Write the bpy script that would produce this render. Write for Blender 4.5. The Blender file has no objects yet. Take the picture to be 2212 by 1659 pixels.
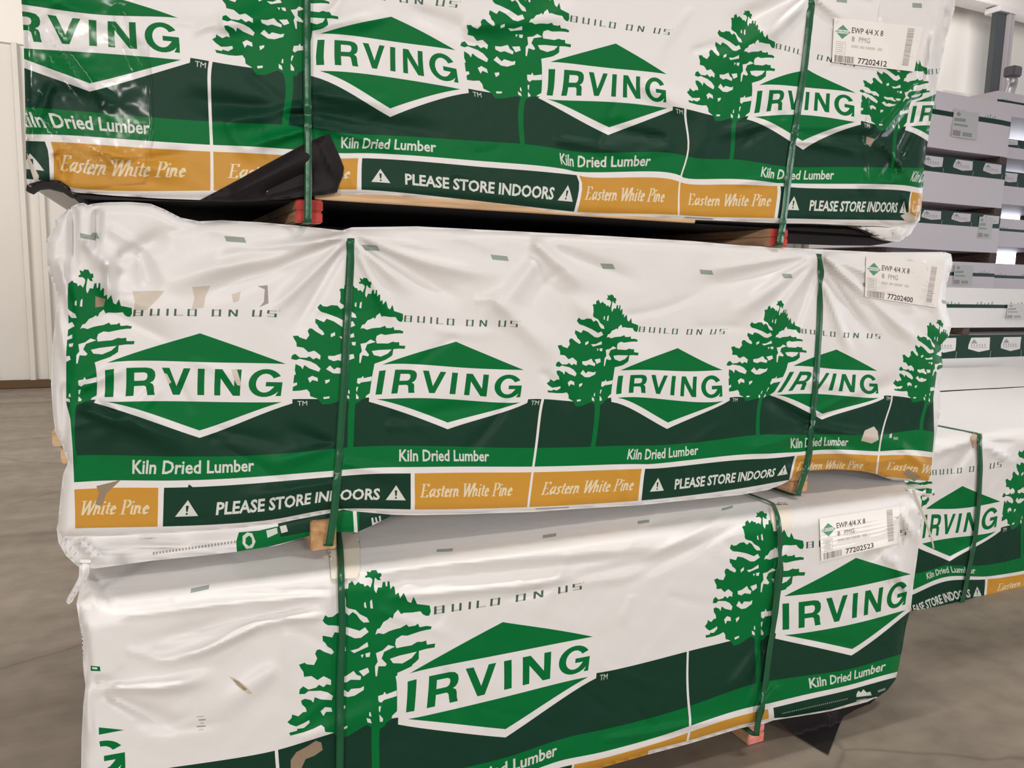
import bpy, math, random
import numpy as np
from mathutils import Matrix, Vector
from mathutils.geometry import delaunay_2d_cdt

sc = bpy.context.scene
COL = sc.collection
random.seed(7)

# ------------------------------------------------------------------ camera, light, exposure
F, CX, CY = 1690.0, 1106.0, 829.5
CAM = np.array([0.0, 0.0, 1.5])
def _n(v): return v / np.linalg.norm(v)
_X = _n(np.array([4800 - CX, 690 - CY, F]))
_D = np.array([800 - CX, 13300 - CY, F]); _D = _n(_D - _X * (_D @ _X))
_Z = -_D
_Y = -np.cross(_D, _X)
M = np.array([_X, _Y, _Z])                       # world = M @ camera(x right, y down, z forward)
cam_data = bpy.data.cameras.new('camera')
cam = bpy.data.objects.new('camera', cam_data); COL.objects.link(cam)
r_, u_, b_ = M @ [1, 0, 0], M @ [0, -1, 0], M @ [0, 0, -1]
cam.matrix_world = Matrix(((r_[0], u_[0], b_[0], 0), (r_[1], u_[1], b_[1], 0), (r_[2], u_[2], b_[2], 1.5), (0, 0, 0, 1)))
cam_data.sensor_width = 36.0
cam_data.lens = F / 2212 * 36.0
cam_data.clip_start = 0.02
sc.camera = cam

sc.view_settings.view_transform = 'Standard'
sc.view_settings.look = 'None'
sc.view_settings.gamma = 1.0
sc.view_settings.use_curve_mapping = False
sc.view_settings.exposure = 0.0

world = bpy.data.worlds.new('world'); sc.world = world
world.use_nodes = True
world.node_tree.nodes['Background'].inputs[0].default_value = (0.9, 0.95, 1.0, 1)
world.node_tree.nodes['Background'].inputs[1].default_value = 0.5

def area(name, loc, target, size, size_y, power, color):
    l = bpy.data.lights.new(name, 'AREA'); l.shape = 'RECTANGLE'
    l.size = size; l.size_y = size_y; l.energy = power; l.color = color
    o = bpy.data.objects.new(name, l); COL.objects.link(o)
    o.location = loc
    d = Vector(target) - Vector(loc)
    o.rotation_euler = d.to_track_quat('-Z', 'Y').to_euler()
    return o
WARM = (1.0, 0.945, 0.90)
for lx, pw in ((-5.5, 520), (1.0, 330), (7.5, 170)):
    area('room_area_light', (lx, -8.5, 3.9), (lx * .4 + .8, 1.9, 1.0), 1.8, 0.6, pw, WARM)  # low front lights added to light the stack faces, well below the ceiling
area('room_area_light', (1.2, 2.13, 7.3), (1.2, 2.13, 0), 5.0, 0.12, 220, WARM)
area('room_area_light', (4.0, -0.6, 7.3), (4.0, -0.6, 0), 1.6, 0.5, 150, WARM)  # added to brighten the floor at the right
area('room_area_light', (-4.5, 5.5, 7.2), (-3.5, 9.5, 1), 2.4, 0.7, 420, WARM)
area('room_area_light', (3.5, 5.8, 7.2), (3.5, 5.8, 0), 2.4, 0.7, 150, WARM)
area('room_area_light', (13.0, 8.6, 7.2), (15.0, 11.3, 5.0), 2.4, 0.9, 110, (1.0, .95, .95))

# ------------------------------------------------------------------ materials
def mat(name, color, rough=0.5, spec=0.4, bump=0.0, bscale=40.0, var=0.0, vscale=6.0, metallic=0.0, coat=0.0):
    m = bpy.data.materials.new(name); m.use_nodes = True
    nt = m.node_tree; b = nt.nodes['Principled BSDF']
    b.inputs['Base Color'].default_value = (*color, 1)
    b.inputs['Roughness'].default_value = rough
    b.inputs['Specular IOR Level'].default_value = spec
    b.inputs['Metallic'].default_value = metallic
    b.inputs['Coat Weight'].default_value = coat
    b.inputs['Coat Roughness'].default_value = 0.25
    tc = nt.nodes.new('ShaderNodeTexCoord')
    if var:
        nz = nt.nodes.new('ShaderNodeTexNoise'); nz.inputs['Scale'].default_value = vscale; nz.inputs['Detail'].default_value = 6
        nt.links.new(tc.outputs['Object'], nz.inputs['Vector'])
        mx = nt.nodes.new('ShaderNodeMix'); mx.data_type = 'RGBA'
        mx.inputs[6].default_value = (*[c * (1 - var) for c in color], 1)
        mx.inputs[7].default_value = (*[min(1, c * (1 + var)) for c in color], 1)
        nt.links.new(nz.outputs['Fac'], mx.inputs[0]); nt.links.new(mx.outputs[2], b.inputs['Base Color'])
    if bump:
        n2 = nt.nodes.new('ShaderNodeTexNoise'); n2.inputs['Scale'].default_value = bscale; n2.inputs['Detail'].default_value = 4
        nt.links.new(tc.outputs['Object'], n2.inputs['Vector'])
        bp = nt.nodes.new('ShaderNodeBump'); bp.inputs['Strength'].default_value = 1.0; bp.inputs['Distance'].default_value = bump
        nt.links.new(n2.outputs['Fac'], bp.inputs['Height']); nt.links.new(bp.outputs['Normal'], b.inputs['Normal'])
    return m

WB = dict(bump=0.0016, bscale=22.0)
MW = mat('wrap_white', (0.79, 0.775, 0.77), 0.42, 0.4, **WB)
MG = mat('print_green', (0.001, 0.155, 0.036), 0.50, 0.12, **WB)
MD = mat('print_dark_green', (0.007, 0.042, 0.024), 0.50, 0.16, **WB)
MO = mat('print_gold', (0.58, 0.29, 0.04), 0.45, 0.22, **WB)
MGG = mat('print_grey_green', (0.30, 0.36, 0.31), 0.5, 0.4, **WB)
MT = mat('print_letter_green', (0.05, 0.11, 0.075), 0.45, 0.4, **WB)
ML = mat('print_pale_green', (0.50, 0.54, 0.49), 0.5, 0.4, **WB)
MS = mat('dirty_tape', (0.30, 0.22, 0.15), 0.45, 0.4, **WB)
MS2 = mat('pale_scuff', (0.62, 0.55, 0.47), 0.45, 0.4, **WB)
MK = mat('print_black', (0.06, 0.05, 0.05), 0.5, 0.3)
MKG = mat('print_grey', (0.34, 0.31, 0.30), 0.5, 0.3)
MLP = mat('print_letter_pale', (0.66, 0.68, 0.64), 0.42, 0.4, **WB)
MGL = mat('print_gold_pale', (0.76, 0.66, 0.46), 0.42, 0.4, **WB)
PAL = [MW, MG, MD, MO, MGG, MT, ML, MS, MS2, MK, MKG, MLP, MGL]
W_, G_, D_, O_, GG_, T_, L_, S_, S2_, K_, KG_, LP_, GL_ = range(13)
M_STRAP = mat('green_strap', (0.010, 0.10, 0.040), 0.28, 0.45, bump=0.0006, bscale=60)
M_CARD = mat('corner_card', (0.78, 0.72, 0.62), 0.6, 0.3, bump=0.0005, bscale=30)
M_TAG = mat('tag_paper', (0.86, 0.83, 0.80), 0.45, 0.4, bump=0.001, bscale=18)
M_BLACK = mat('black_underlay', (0.014, 0.011, 0.013), 0.6, 0.2, bump=0.002, bscale=12)
def wood(name, c1, c2, scale=(1, 1, 1)):
    m = bpy.data.materials.new(name); m.use_nodes = True; nt = m.node_tree; b = nt.nodes['Principled BSDF']
    tc = nt.nodes.new('ShaderNodeTexCoord'); mp = nt.nodes.new('ShaderNodeMapping'); mp.inputs['Scale'].default_value = scale
    nz = nt.nodes.new('ShaderNodeTexNoise'); nz.inputs['Scale'].default_value = 14; nz.inputs['Detail'].default_value = 5
    cr = nt.nodes.new('ShaderNodeValToRGB'); cr.color_ramp.elements[0].color = (*c1, 1); cr.color_ramp.elements[1].color = (*c2, 1)
    cr.color_ramp.elements[0].position = .35; cr.color_ramp.elements[1].position = .65
    nt.links.new(tc.outputs['Object'], mp.inputs[0]); nt.links.new(mp.outputs[0], nz.inputs['Vector'])
    nt.links.new(nz.outputs['Fac'], cr.inputs[0]); nt.links.new(cr.outputs[0], b.inputs['Base Color'])
    b.inputs['Roughness'].default_value = .7
    return m
M_PINE = wood('pine_wood', (.52, .33, .17), (.72, .50, .30), (.4, 6, 6))
M_BEAR = wood('bearer_wood', (.42, .24, .13), (.62, .40, .24), (6, .5, 6))
M_RED = wood('red_painted_end', (.42, .03, .022), (.55, .06, .045), (3, 3, 3))
M_PINK = wood('pink_painted_end', (.75, .20, .16), (.85, .36, .30), (3, 3, 3))
M_OCH = wood('rough_pine_end', (.45, .22, .08), (.66, .40, .20), (3, 3, 3))
def film_mat():
    m = bpy.data.materials.new('clear_film'); m.use_nodes = True; nt = m.node_tree
    for n in list(nt.nodes): nt.nodes.remove(n)
    out = nt.nodes.new('ShaderNodeOutputMaterial'); tr = nt.nodes.new('ShaderNodeBsdfTransparent'); gl = nt.nodes.new('ShaderNodeBsdfGlossy')
    gl.inputs['Roughness'].default_value = .17; tr.inputs['Color'].default_value = (1, 1, 1, 1)
    lw = nt.nodes.new('ShaderNodeFresnel'); lw.inputs['IOR'].default_value = 1.5
    ad = nt.nodes.new('ShaderNodeMath'); ad.operation = 'MULTIPLY_ADD'; ad.inputs[1].default_value = .34; ad.inputs[2].default_value = 0.0
    mx = nt.nodes.new('ShaderNodeMixShader')
    tc = nt.nodes.new('ShaderNodeTexCoord'); n2 = nt.nodes.new('ShaderNodeTexNoise'); n2.inputs['Scale'].default_value = 16; n2.inputs['Detail'].default_value = 2
    bp = nt.nodes.new('ShaderNodeBump'); bp.inputs['Distance'].default_value = .0045
    nt.links.new(tc.outputs['Object'], n2.inputs['Vector']); nt.links.new(n2.outputs['Fac'], bp.inputs['Height'])
    nt.links.new(bp.outputs['Normal'], gl.inputs['Normal']); nt.links.new(bp.outputs['Normal'], lw.inputs['Normal'])
    nt.links.new(lw.outputs[0], ad.inputs[0]); nt.links.new(ad.outputs[0], mx.inputs[0])
    nt.links.new(tr.outputs[0], mx.inputs[1]); nt.links.new(gl.outputs[0], mx.inputs[2]); nt.links.new(mx.outputs[0], out.inputs[0])
    return m
M_FILM = film_mat()

# ------------------------------------------------------------------ helpers: projection, objects
def rays(p):
    p = np.asarray(p, float).reshape(-1, 2)
    c = np.stack([(p[:, 0] - CX) / F, (p[:, 1] - CY) / F, np.ones(len(p))], 1)
    return c @ M.T
def at_y(px, py, y):
    d = rays([(px, py)])[0]; return CAM + d * (y / d[1])
def at_z(px, py, z):
    d = rays([(px, py)])[0]; return CAM + d * ((z - CAM[2]) / d[2])

def empty(name, loc, label=None, cat=None, group=None):
    o = bpy.data.objects.new(name, None); COL.objects.link(o); o.location = loc; o.empty_display_size = .1
    if label: o['label'] = label
    if cat: o['category'] = cat
    if group: o['group'] = group
    return o
def link_mesh(name, verts, faces, mats, midx=None, parent=None, smooth=False):
    me = bpy.data.meshes.new(name)
    me.from_pydata([tuple(map(float, v)) for v in verts], [], [tuple(int(i) for i in f) for f in faces])
    for m in (mats if isinstance(mats, list) else [mats]): me.materials.append(m)
    if midx is not None: me.polygons.foreach_set('material_index', np.asarray(midx, dtype=np.int32))
    if smooth: me.polygons.foreach_set('use_smooth', np.ones(len(me.polygons), dtype=bool))
    me.update()
    o = bpy.data.objects.new(name, me); COL.objects.link(o)
    if parent is not None:
        o.parent = parent
        me.transform(Matrix.Translation(-Vector(world_loc(parent))))
    return o
def world_loc(o):
    v = Vector(o.location)
    while o.parent is not None:
        o = o.parent; v = v + Vector(o.location)
    return v
def box_data(x0, x1, y0, y1, z0, z1, b=0.0):
    import bmesh
    bm = bmesh.new(); bmesh.ops.create_cube(bm, size=1)
    for v in bm.verts: v.co = Vector(((x0 + x1) / 2 + v.co.x * (x1 - x0), (y0 + y1) / 2 + v.co.y * (y1 - y0), (z0 + z1) / 2 + v.co.z * (z1 - z0)))
    if b: bmesh.ops.bevel(bm, geom=bm.edges[:], offset=b, segments=2, affect='EDGES')
    bm.normal_update()
    vs = [tuple(v.co) for v in bm.verts]; fs = [[v.index for v in f.verts] for f in bm.faces]; ns = [tuple(f.normal) for f in bm.faces]
    bm.free(); return vs, fs, ns
class MB:
    def __init__(s): s.v = []; s.f = []; s.m = []
    def add(s, vs, fs, mi=0):
        o = len(s.v); s.v += list(vs)
        for k, f in enumerate(fs):
            s.f.append([i + o for i in f]); s.m.append(mi[k] if isinstance(mi, list) else mi)
    def box(s, x0, x1, y0, y1, z0, z1, b=0.0, mi=0, front=None):
        vs, fs, ns = box_data(x0, x1, y0, y1, z0, z1, b)
        s.add(vs, fs, [(front if (front is not None and n[1] < -.5) else mi) for n in ns])
    def build(s, name, mats, parent=None, smooth=False): return link_mesh(name, s.v, s.f, mats, s.m, parent, smooth)
def structure(o): o['kind'] = 'structure'; return o

# ------------------------------------------------------------------ 2D shapes: (material, verts Nx2, edges)
def loop(mi, *loops):
    V = []; E = []
    for l in loops:
        b = len(V); n = len(l); V += list(l); E += [(b + i, b + (i + 1) % n) for i in range(n)]
    return (mi, np.array(V, float), np.array(E))
def rect(mi, a, b, c, d): return loop(mi, [(a, b), (c, b), (c, d), (a, d)])
def xf(s, ox, oy, sx=1, sy=1): return (s[0], s[1] * [sx, sy] + [ox, oy], s[2])
def subdiv(s, maxlen):
    mi, V, E = s; V = list(map(tuple, V)); E2 = []
    for a, b in E:
        p, q = np.array(V[a]), np.array(V[b]); n = max(1, int(np.hypot(*(q - p)) / maxlen + .999)); last = a
        for k in range(1, n):
            V.append(tuple(p + (q - p) * k / n)); E2.append((last, len(V) - 1)); last = len(V) - 1
        E2.append((last, b))
    return (mi, np.array(V, float), np.array(E2))
_tc = {}
def text_shape(s, x0, x1, base, cap, mi, bold=0.0, shear=0.0):
    key = (s, bold)
    if key not in _tc:
        cu = bpy.data.curves.new('t', 'FONT'); cu.body = s; cu.resolution_u = 2; cu.offset = bold
        o = bpy.data.objects.new('t', cu); COL.objects.link(o)
        me = o.to_mesh(); vs = np.array([v.co[:2] for v in me.vertices]); cnt = {}
        for p in me.polygons:
            for e in p.edge_keys: cnt[e] = cnt.get(e, 0) + 1
        ed = np.array([e for e, c in cnt.items() if c == 1])
        o.to_mesh_clear(); bpy.data.objects.remove(o); bpy.data.curves.remove(cu)
        used = np.unique(ed); rm = {u: i for i, u in enumerate(used)}
        _tc[key] = (vs[used], np.array([[rm[a], rm[b]] for a, b in ed]))
    vs, ed = _tc[key]; v = vs.copy(); H = 0.73
    w = v[:, 0].max() - v[:, 0].min()
    X = x0 + (v[:, 0] - v[:, 0].min()) / w * (x1 - x0); Y = base - v[:, 1] / H * cap
    X = X + shear * (base - Y)
    return (mi, np.stack([X, Y], 1), ed)

def hull(pts):
    pts = sorted(set(map(tuple, pts)))
    def half(ps):
        h = []
        for p in ps:
            while len(h) > 1 and (h[-1][0] - h[-2][0]) * (p[1] - h[-2][1]) - (h[-1][1] - h[-2][1]) * (p[0] - h[-2][0]) <= 0: h.pop()
            h.append(p)
        return h[:-1]
    return half(pts) + half(pts[::-1])
GLY = {'E': (1.25, [[(.3, 1.6), (.3, 0)], [(.1, 1.6), (1, 1.6), (1, 1.35)], [(.3, .82), (.75, .82)], [(.1, 0), (1, 0), (1.05, .25)]]),
 'a': (1.05, [[(.75, 1), (.45, 1), (.12, .55), (.3, 0), (.72, .5)], [(.8, 1), (.75, .15), (.98, .1)]]),
 's': (.75, [[(.6, .85), (.4, 1), (.2, .8), (.5, .35), (.3, 0), (.08, .12)]]),
 't': (.6, [[(.3, 1.35), (.25, .2), (.5, .08)], [(.05, 1), (.55, 1)]]),
 'e': (.8, [[(.12, .5), (.65, .65), (.42, 1), (.12, .6), (.3, 0), (.62, .2)]]),
 'r': (.65, [[(.15, 1), (.15, 0)], [(.15, .6), (.35, .95), (.6, .95)]]),
 'n': (1.0, [[(.12, 1), (.12, 0)], [(.12, .6), (.45, 1), (.62, .8), (.62, .15), (.85, .1)]]),
 'W': (1.6, [[(-.1, 1.6), (.3, 1.6)], [(.1, 1.6), (.35, 0)], [(.35, 0), (.85, 1.6)], [(.85, 1.6), (1.05, 0)], [(1.05, 0), (1.6, 1.6)]]),
 'h': (1.0, [[(.15, 1.65), (.15, 0)], [(.15, .6), (.45, 1), (.65, .8), (.62, .15), (.85, .1)]]),
 'i': (.45, [[(.15, 1), (.15, .1), (.3, 0)], [(.15, 1.35), (.17, 1.45)]]),
 'P': (1.2, [[(.3, 1.6), (.3, 0)], [(.1, 1.6), (.8, 1.6), (1.05, 1.25), (.75, .8), (.3, .8)], [(.1, 0), (.55, 0)]]), ' ': (.6, [])}
def script_shapes(s, x0, x1, base, cap, mi):
    tot = sum(GLY[c][0] for c in s); sx = (x1 - x0) / tot; sy = cap / 1.6; out = []; x = 0
    nib = [(7, -1.5), (6, 2.2), (-6, 2.2), (-7, 1.5), (-6, -2.2), (6, -2.2)]
    for c in s:
        adv, pl = GLY[c]
        for l in pl:
            P = [(x0 + (x + a + .22 * b) * sx, base - b * sy) for a, b in l]
            for p, q in zip(P, P[1:]):
                out.append(loop(mi, hull([(p[0] + a, p[1] + b) for a, b in nib] + [(q[0] + a, q[1] + b) for a, b in nib])))
        x += adv
    return out

# ---- the printed pine tree, traced in its own drawing space, then brought to print units (trunk at 0)
def TZ(pts):
    r = []
    for X, Y in pts:
        px, py = 620 + X / 6.506, 1200 + Y / 6.506
        r.append(((px - 812) * 2.35, 410 + (py - 1561 + .25 * (px - 812)) * 2.45))
    return r
def TZ2(pts): return TZ([(x, y + 1301) for x, y in pts])
CROWN = TZ([(1150,150),(1200,165),(1215,130),(1280,120),(1305,180),(1345,170),(1350,230),(1325,250),(1340,300),(1295,300),(1265,260),(1255,300),(1245,400),(1250,470),(1275,515),(1300,420),(1350,420),(1365,330),(1395,320),(1405,400),(1425,390),(1430,310),(1455,310),(1465,440),(1500,380),(1520,400),(1530,520),(1570,480),(1590,570),(1640,480),(1690,610),(1735,630),(1770,530),(1800,600),(1815,640),(1990,650),(2005,740),(1985,800),(1940,805),(1900,790),(1860,745),(1750,770),(1640,780),(1600,800),(1560,740),(1510,800),(1490,870),(1460,850),(1420,890),(1370,920),(1330,1000),(1290,1020),(1270,1090),(1310,1070),(1380,1080),(1450,1040),(1530,1010),(1600,990),(1680,940),(1710,970),(1800,950),(1835,920),(1860,970),(1960,945),(2030,950),(2020,990),(1960,1000),(1860,1030),(1780,1060),(1700,1090),(1620,1090),(1550,1140),(1540,1200),(1560,1260),(1650,1240),(1760,1220),(1840,1170),(1900,1170),(1960,1150),(1970,1210),(2085,1190),(2075,1250),(1960,1270),(1860,1300),(1850,1420),(1800,1470),(1760,1500),(1750,1560),(1620,1590),(1540,1660),(1538,1860),(1545,2170)]) + \
 TZ2([(1480,940),(1470,1010),(1400,1060),(1370,1130),(1310,1160),(1310,1200),(1200,1200),(1195,1130),(1130,1080),(1030,1150),(900,1240),(780,1280),(700,1175),(600,1155),(590,1080),(550,1040),(450,1090),(330,1130),(150,1170),(135,1130),(240,1105),(240,1080),(330,1070),(405,1000),(400,960),(330,1000),(230,1045),(160,1020),(115,985),(170,930),(180,880),(260,905),(320,850),(370,840),(360,790),(310,740),(300,690),(350,665),(430,680),(460,715),(480,640),(560,670),(700,680),(720,620),(650,570),(560,550),(400,560),(350,600),(275,605),(285,540),(330,500),(400,540),(500,510),(540,470),(600,500),(640,460),(700,470),(700,400),(640,370),(600,355),(520,410),(440,360),(340,375),(330,310),(290,260),(270,220),(345,190),(370,210),(470,215),(510,130),(480,70),(500,20)]) + \
 TZ([(540,1310),(600,1340),(700,1370),(730,1340),(700,1300),(640,1270),(610,1225),(575,1200),(570,1130),(700,1150),(730,1080),(840,1090),(1000,1150),(1080,1140),(1180,1060),(1130,1000),(1060,1050),(900,1010),(720,990),(640,990),(600,970),(565,930),(595,850),(640,880),(700,870),(760,820),(850,800),(910,850),(960,800),(1010,830),(1060,900),(1110,940),(1185,930),(1150,870),(1060,830),(1000,770),(900,750),(870,720),(870,640),(850,520),(830,500),(850,460),(900,450),(905,370),(935,350),(950,320),(990,400),(1040,340),(1060,370),(1110,380),(1120,420),(1160,390),(1200,430),(1225,330),(1225,290),(1190,260),(1130,270),(1130,240),(1160,220)])
GAPS = [TZ(g) for g in ([(1110,670),(1130,650),(1145,740),(1115,730)], [(1190,640),(1215,610),(1230,740),(1195,740)],
 [(950,1310),(1050,1280),(1170,1190),(1185,1250),(1100,1290),(1000,1340)], [(820,1310),(880,1260),(890,1310),(830,1360)],
 [(1290,1330),(1380,1290),(1450,1220),(1540,1240),(1400,1310),(1370,1400),(1440,1470),(1420,1500),(1330,1500),(1310,1640),(1290,1640),(1285,1500),(1320,1440)],
 [(1480,1400),(1600,1360),(1830,1310),(1760,1400),(1640,1470),(1520,1460)], [(1090,1360),(1130,1350),(1110,1400)], [(1150,1340),(1215,1320),(1210,1380),(1160,1385)])] + \
 [TZ2(g) for g in ([(810,370),(900,340),(1000,270),(1040,320),(1100,340),(1090,390),(960,390),(900,430),(820,420)], [(1070,270),(1190,220),(1210,280),(1130,340)],
 [(800,600),(850,520),(920,570),(960,520),(1080,510),(1130,480),(1120,540),(1000,620),(910,640)],
 [(1295,640),(1360,620),(1380,580),(1400,620),(1535,570),(1535,650),(1440,680),(1370,700),(1330,740),(1295,720)],
 [(550,840),(610,780),(690,790),(700,850),(620,850),(585,910)], [(800,800),(870,760),(870,800),(815,860)], [(1170,880),(1185,880),(1195,950),(1165,940)],
 [(1130,970),(1180,990),(1195,1060),(1140,1040)], [(1295,800),(1325,790),(1310,890),(1295,860)], [(1300,920),(1350,990),(1345,1045),(1305,1040)], [(790,1120),(885,1080),(880,1120),(800,1160)])]
def tree_shapes(u):
    out = [loop(G_, [(u - 20, 360), (u + 20, 360), (u + 18, 780), (u - 18, 780)])]
    out.append(xf(loop(G_, CROWN), u, 0)); out += [xf(loop(W_, g), u, 0) for g in GAPS]
    return out
# ---- the diamond mark with its lettering
def g_letter():
    c = (95, 80); P = []
    for k in range(0, 21):
        a = math.radians(-32 - k * (360 - 68) / 20); P.append((c[0] + 97 * math.cos(a), c[1] + 86 * math.sin(a)))
    P += [(160, 160), (190, 160), (190, 72), (100, 72), (100, 99), (149, 99)]
    for k in range(15, -1, -1):
        a = math.radians(-32 - k * (360 - 68) / 15); P.append((c[0] + 53 * math.cos(a), c[1] + 58 * math.sin(a)))
    return P
LETTERS = [(-526, [[(0,0),(43,0),(43,160),(0,160)]]),
 (-420, [[(0,0),(110,0),(140,6),(156,22),(160,44),(156,64),(146,78),(130,86),(146,94),(152,108),(155,140),(161,160),(118,160),(112,130),(108,110),(98,102),(42,102),(42,160),(0,160)], [(42,28),(98,28),(112,34),(115,50),(109,66),(96,73),(42,73)]]),
 (-222, [[(0,0),(44,0),(88,108),(130,0),(172,0),(108,160),(68,160)]]), (-5, [[(0,0),(43,0),(43,160),(0,160)]]),
 (102, [[(0,0),(46,0),(125,104),(125,0),(165,0),(165,160),(120,160),(39,56),(39,160),(0,160)]]), (318, [g_letter()])]
BV = {'B': [('v',0),('v',42),('h',0,0),('h',18,0),('h',36,0)], 'U': [('v',0),('v',42),('h',36,0)], 'I': [('v',0)], 'L': [('v',0),('h',36,0)], 'D': [('v',0),('v',42),('h',0,0),('h',36,0)],
      'O': [('v',0),('v',42),('h',0,0),('h',36,0)], 'N': [('v',0),('v',42),('d',0)], 'S': [('s',0),('t',42),('h',0,0),('h',18,0),('h',36,0)]}
def build_on_us(c):
    out = []; v0 = -150
    for ch, a in (('B',-390),('U',-297),('I',-203),('L',-158),('D',-80),('O',64),('N',163),('U',302),('S',386)):
        for k in BV[ch]:
            if k[0] == 'h': out.append(rect(L_, c + a + 2, v0 + k[1], c + a + 54, v0 + k[1] + 9))
        for k in BV[ch]:
            if k[0] == 'v': out.append(rect(T_, c + a + k[1], v0, c + a + k[1] + 13, v0 + 45))
            if k[0] == 'd': out.append(loop(T_, [(c + a, v0), (c + a + 14, v0), (c + a + 55, v0 + 45), (c + a + 41, v0 + 45)]))
            if k[0] == 's': out.append(rect(T_, c + a, v0, c + a + 13, v0 + 22))
            if k[0] == 't': out.append(rect(T_, c + a + 42, v0 + 22, c + a + 55, v0 + 45))
    out.append(rect(L_, c + 450, v0 - 8, c + 456, v0 + 8))
    return out
def logo_shapes(c, kdl=True, tm=True, bous=True):
    out = [loop(W_, [(c - 565, 160), (c - 510, 150), (c, -30), (c + 510, 150), (c + 565, 180), (c + 565, 440), (c, 655), (c - 565, 460)]),
           loop(G_, [(c - 515, 186), (c, 0), (c + 515, 186)]), loop(G_, [(c - 515, 427), (c + 515, 427), (c, 608)])]
    for a, ls in LETTERS: out.append(loop(G_, *[[(c + a + x, 227 + y) for x, y in l] for l in ls]))
    if tm: out.append(text_shape('TM', c + 590, c + 640, 458, 36, LP_))
    if bous: out += build_on_us(c)
    if kdl: out.append(text_shape('Kiln Dried Lumber', c - 350, c + 312, 866, 76, LP_, 0.022))
    return out
def warn(x, base):
    return [loop(LP_, [(x - 62, base), (x, base - 118), (x + 62, base)]), loop(D_, [(x - 8, base - 78), (x + 8, base - 78), (x + 4, base - 34), (x - 4, base - 34)]), rect(D_, x - 5, base - 26, x + 5, base - 12)]
def dark_box(a, b):
    out = [rect(D_, a, 947, b, 1222)]
    w = b - a
    out += warn(a + w * .088, 1150) + warn(a + w * .935, 1150)
    out.append(text_shape('PLEASE STORE INDOORS', a + w * .195, a + w * .868, 1146, 92, LP_, 0.03))
    return out
def gold_box(a, b, x0, x1): return [rect(O_, a, 947, b, 1222)] + script_shapes('Eastern White Pine', x0, x1, 1124, 98, GL_)
def pair_print(k0, k1):
    s = [rect(D_, 3320 * k0, 410, 3320 * k1, 771), rect(G_, 3320 * k0, 770, 3320 * k1, 905)]
    for k in range(k0, k1):
        b = 3320 * k
        s += gold_box(b, b + 905, b + 90, b + 850) + dark_box(b + 935, b + 2388) + gold_box(b + 2415, b + 3320, b + 2450, b + 3170)
        for t in (430, 1990): s += tree_shapes(b + t)
        for c in (1100, 2660): s += logo_shapes(b + c)
        for q in range(4): s.append(rect(GG_, b + 520 + 830 * q - 55, -635, b + 520 + 830 * q + 55, -600))
        s.append(rect(KG_, b + 60, 1234, b + 330, 1244))
    for k in range(k0, k1 + 1): s.append(rect(W_, 3320 * k - 9, 408, 3320 * k + 9, 1240))
    return s

# ---- warp print units -> photo position, fitted to measured marks
class Warp:
    def __init__(s, pts, lam=2e-3):
        A = np.array(pts, float); s.S = np.array([1000., 600.]); uv = A[:, :2] / s.S; p = A[:, 2:] / 1000.
        R = []
        for (u, v), (x, y) in zip(uv, p):
            R.append([u, v, 1, 0, 0, 0, -x * u, -x * v, -x]); R.append([0, 0, 0, u, v, 1, -y * u, -y * v, -y])
        s.H = np.linalg.svd(np.array(R))[2][-1].reshape(3, 3)
        s.c = uv; r = p - s.h(uv); n = len(uv)
        K = s.k(uv, uv) + lam * np.eye(n); P = np.hstack([np.ones((n, 1)), uv])
        L = np.block([[K, P], [P.T, np.zeros((3, 3))]])
        s.w = np.linalg.solve(L, np.vstack([r, np.zeros((3, 2))]))
    def h(s, uv):
        q = np.hstack([uv, np.ones((len(uv), 1))]) @ s.H.T; return q[:, :2] / q[:, 2:]
    def k(s, a, b):
        d = ((a[:, None] - b[None]) ** 2).sum(2); return .5 * d * np.log(d + 1e-12)
    def __call__(s, V):
        uv = np.asarray(V, float) / s.S
        return (s.h(uv) + s.k(uv, s.c) @ s.w[:-3] + np.hstack([np.ones((len(uv), 1)), uv]) @ s.w[-3:]) * 1000.

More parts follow.
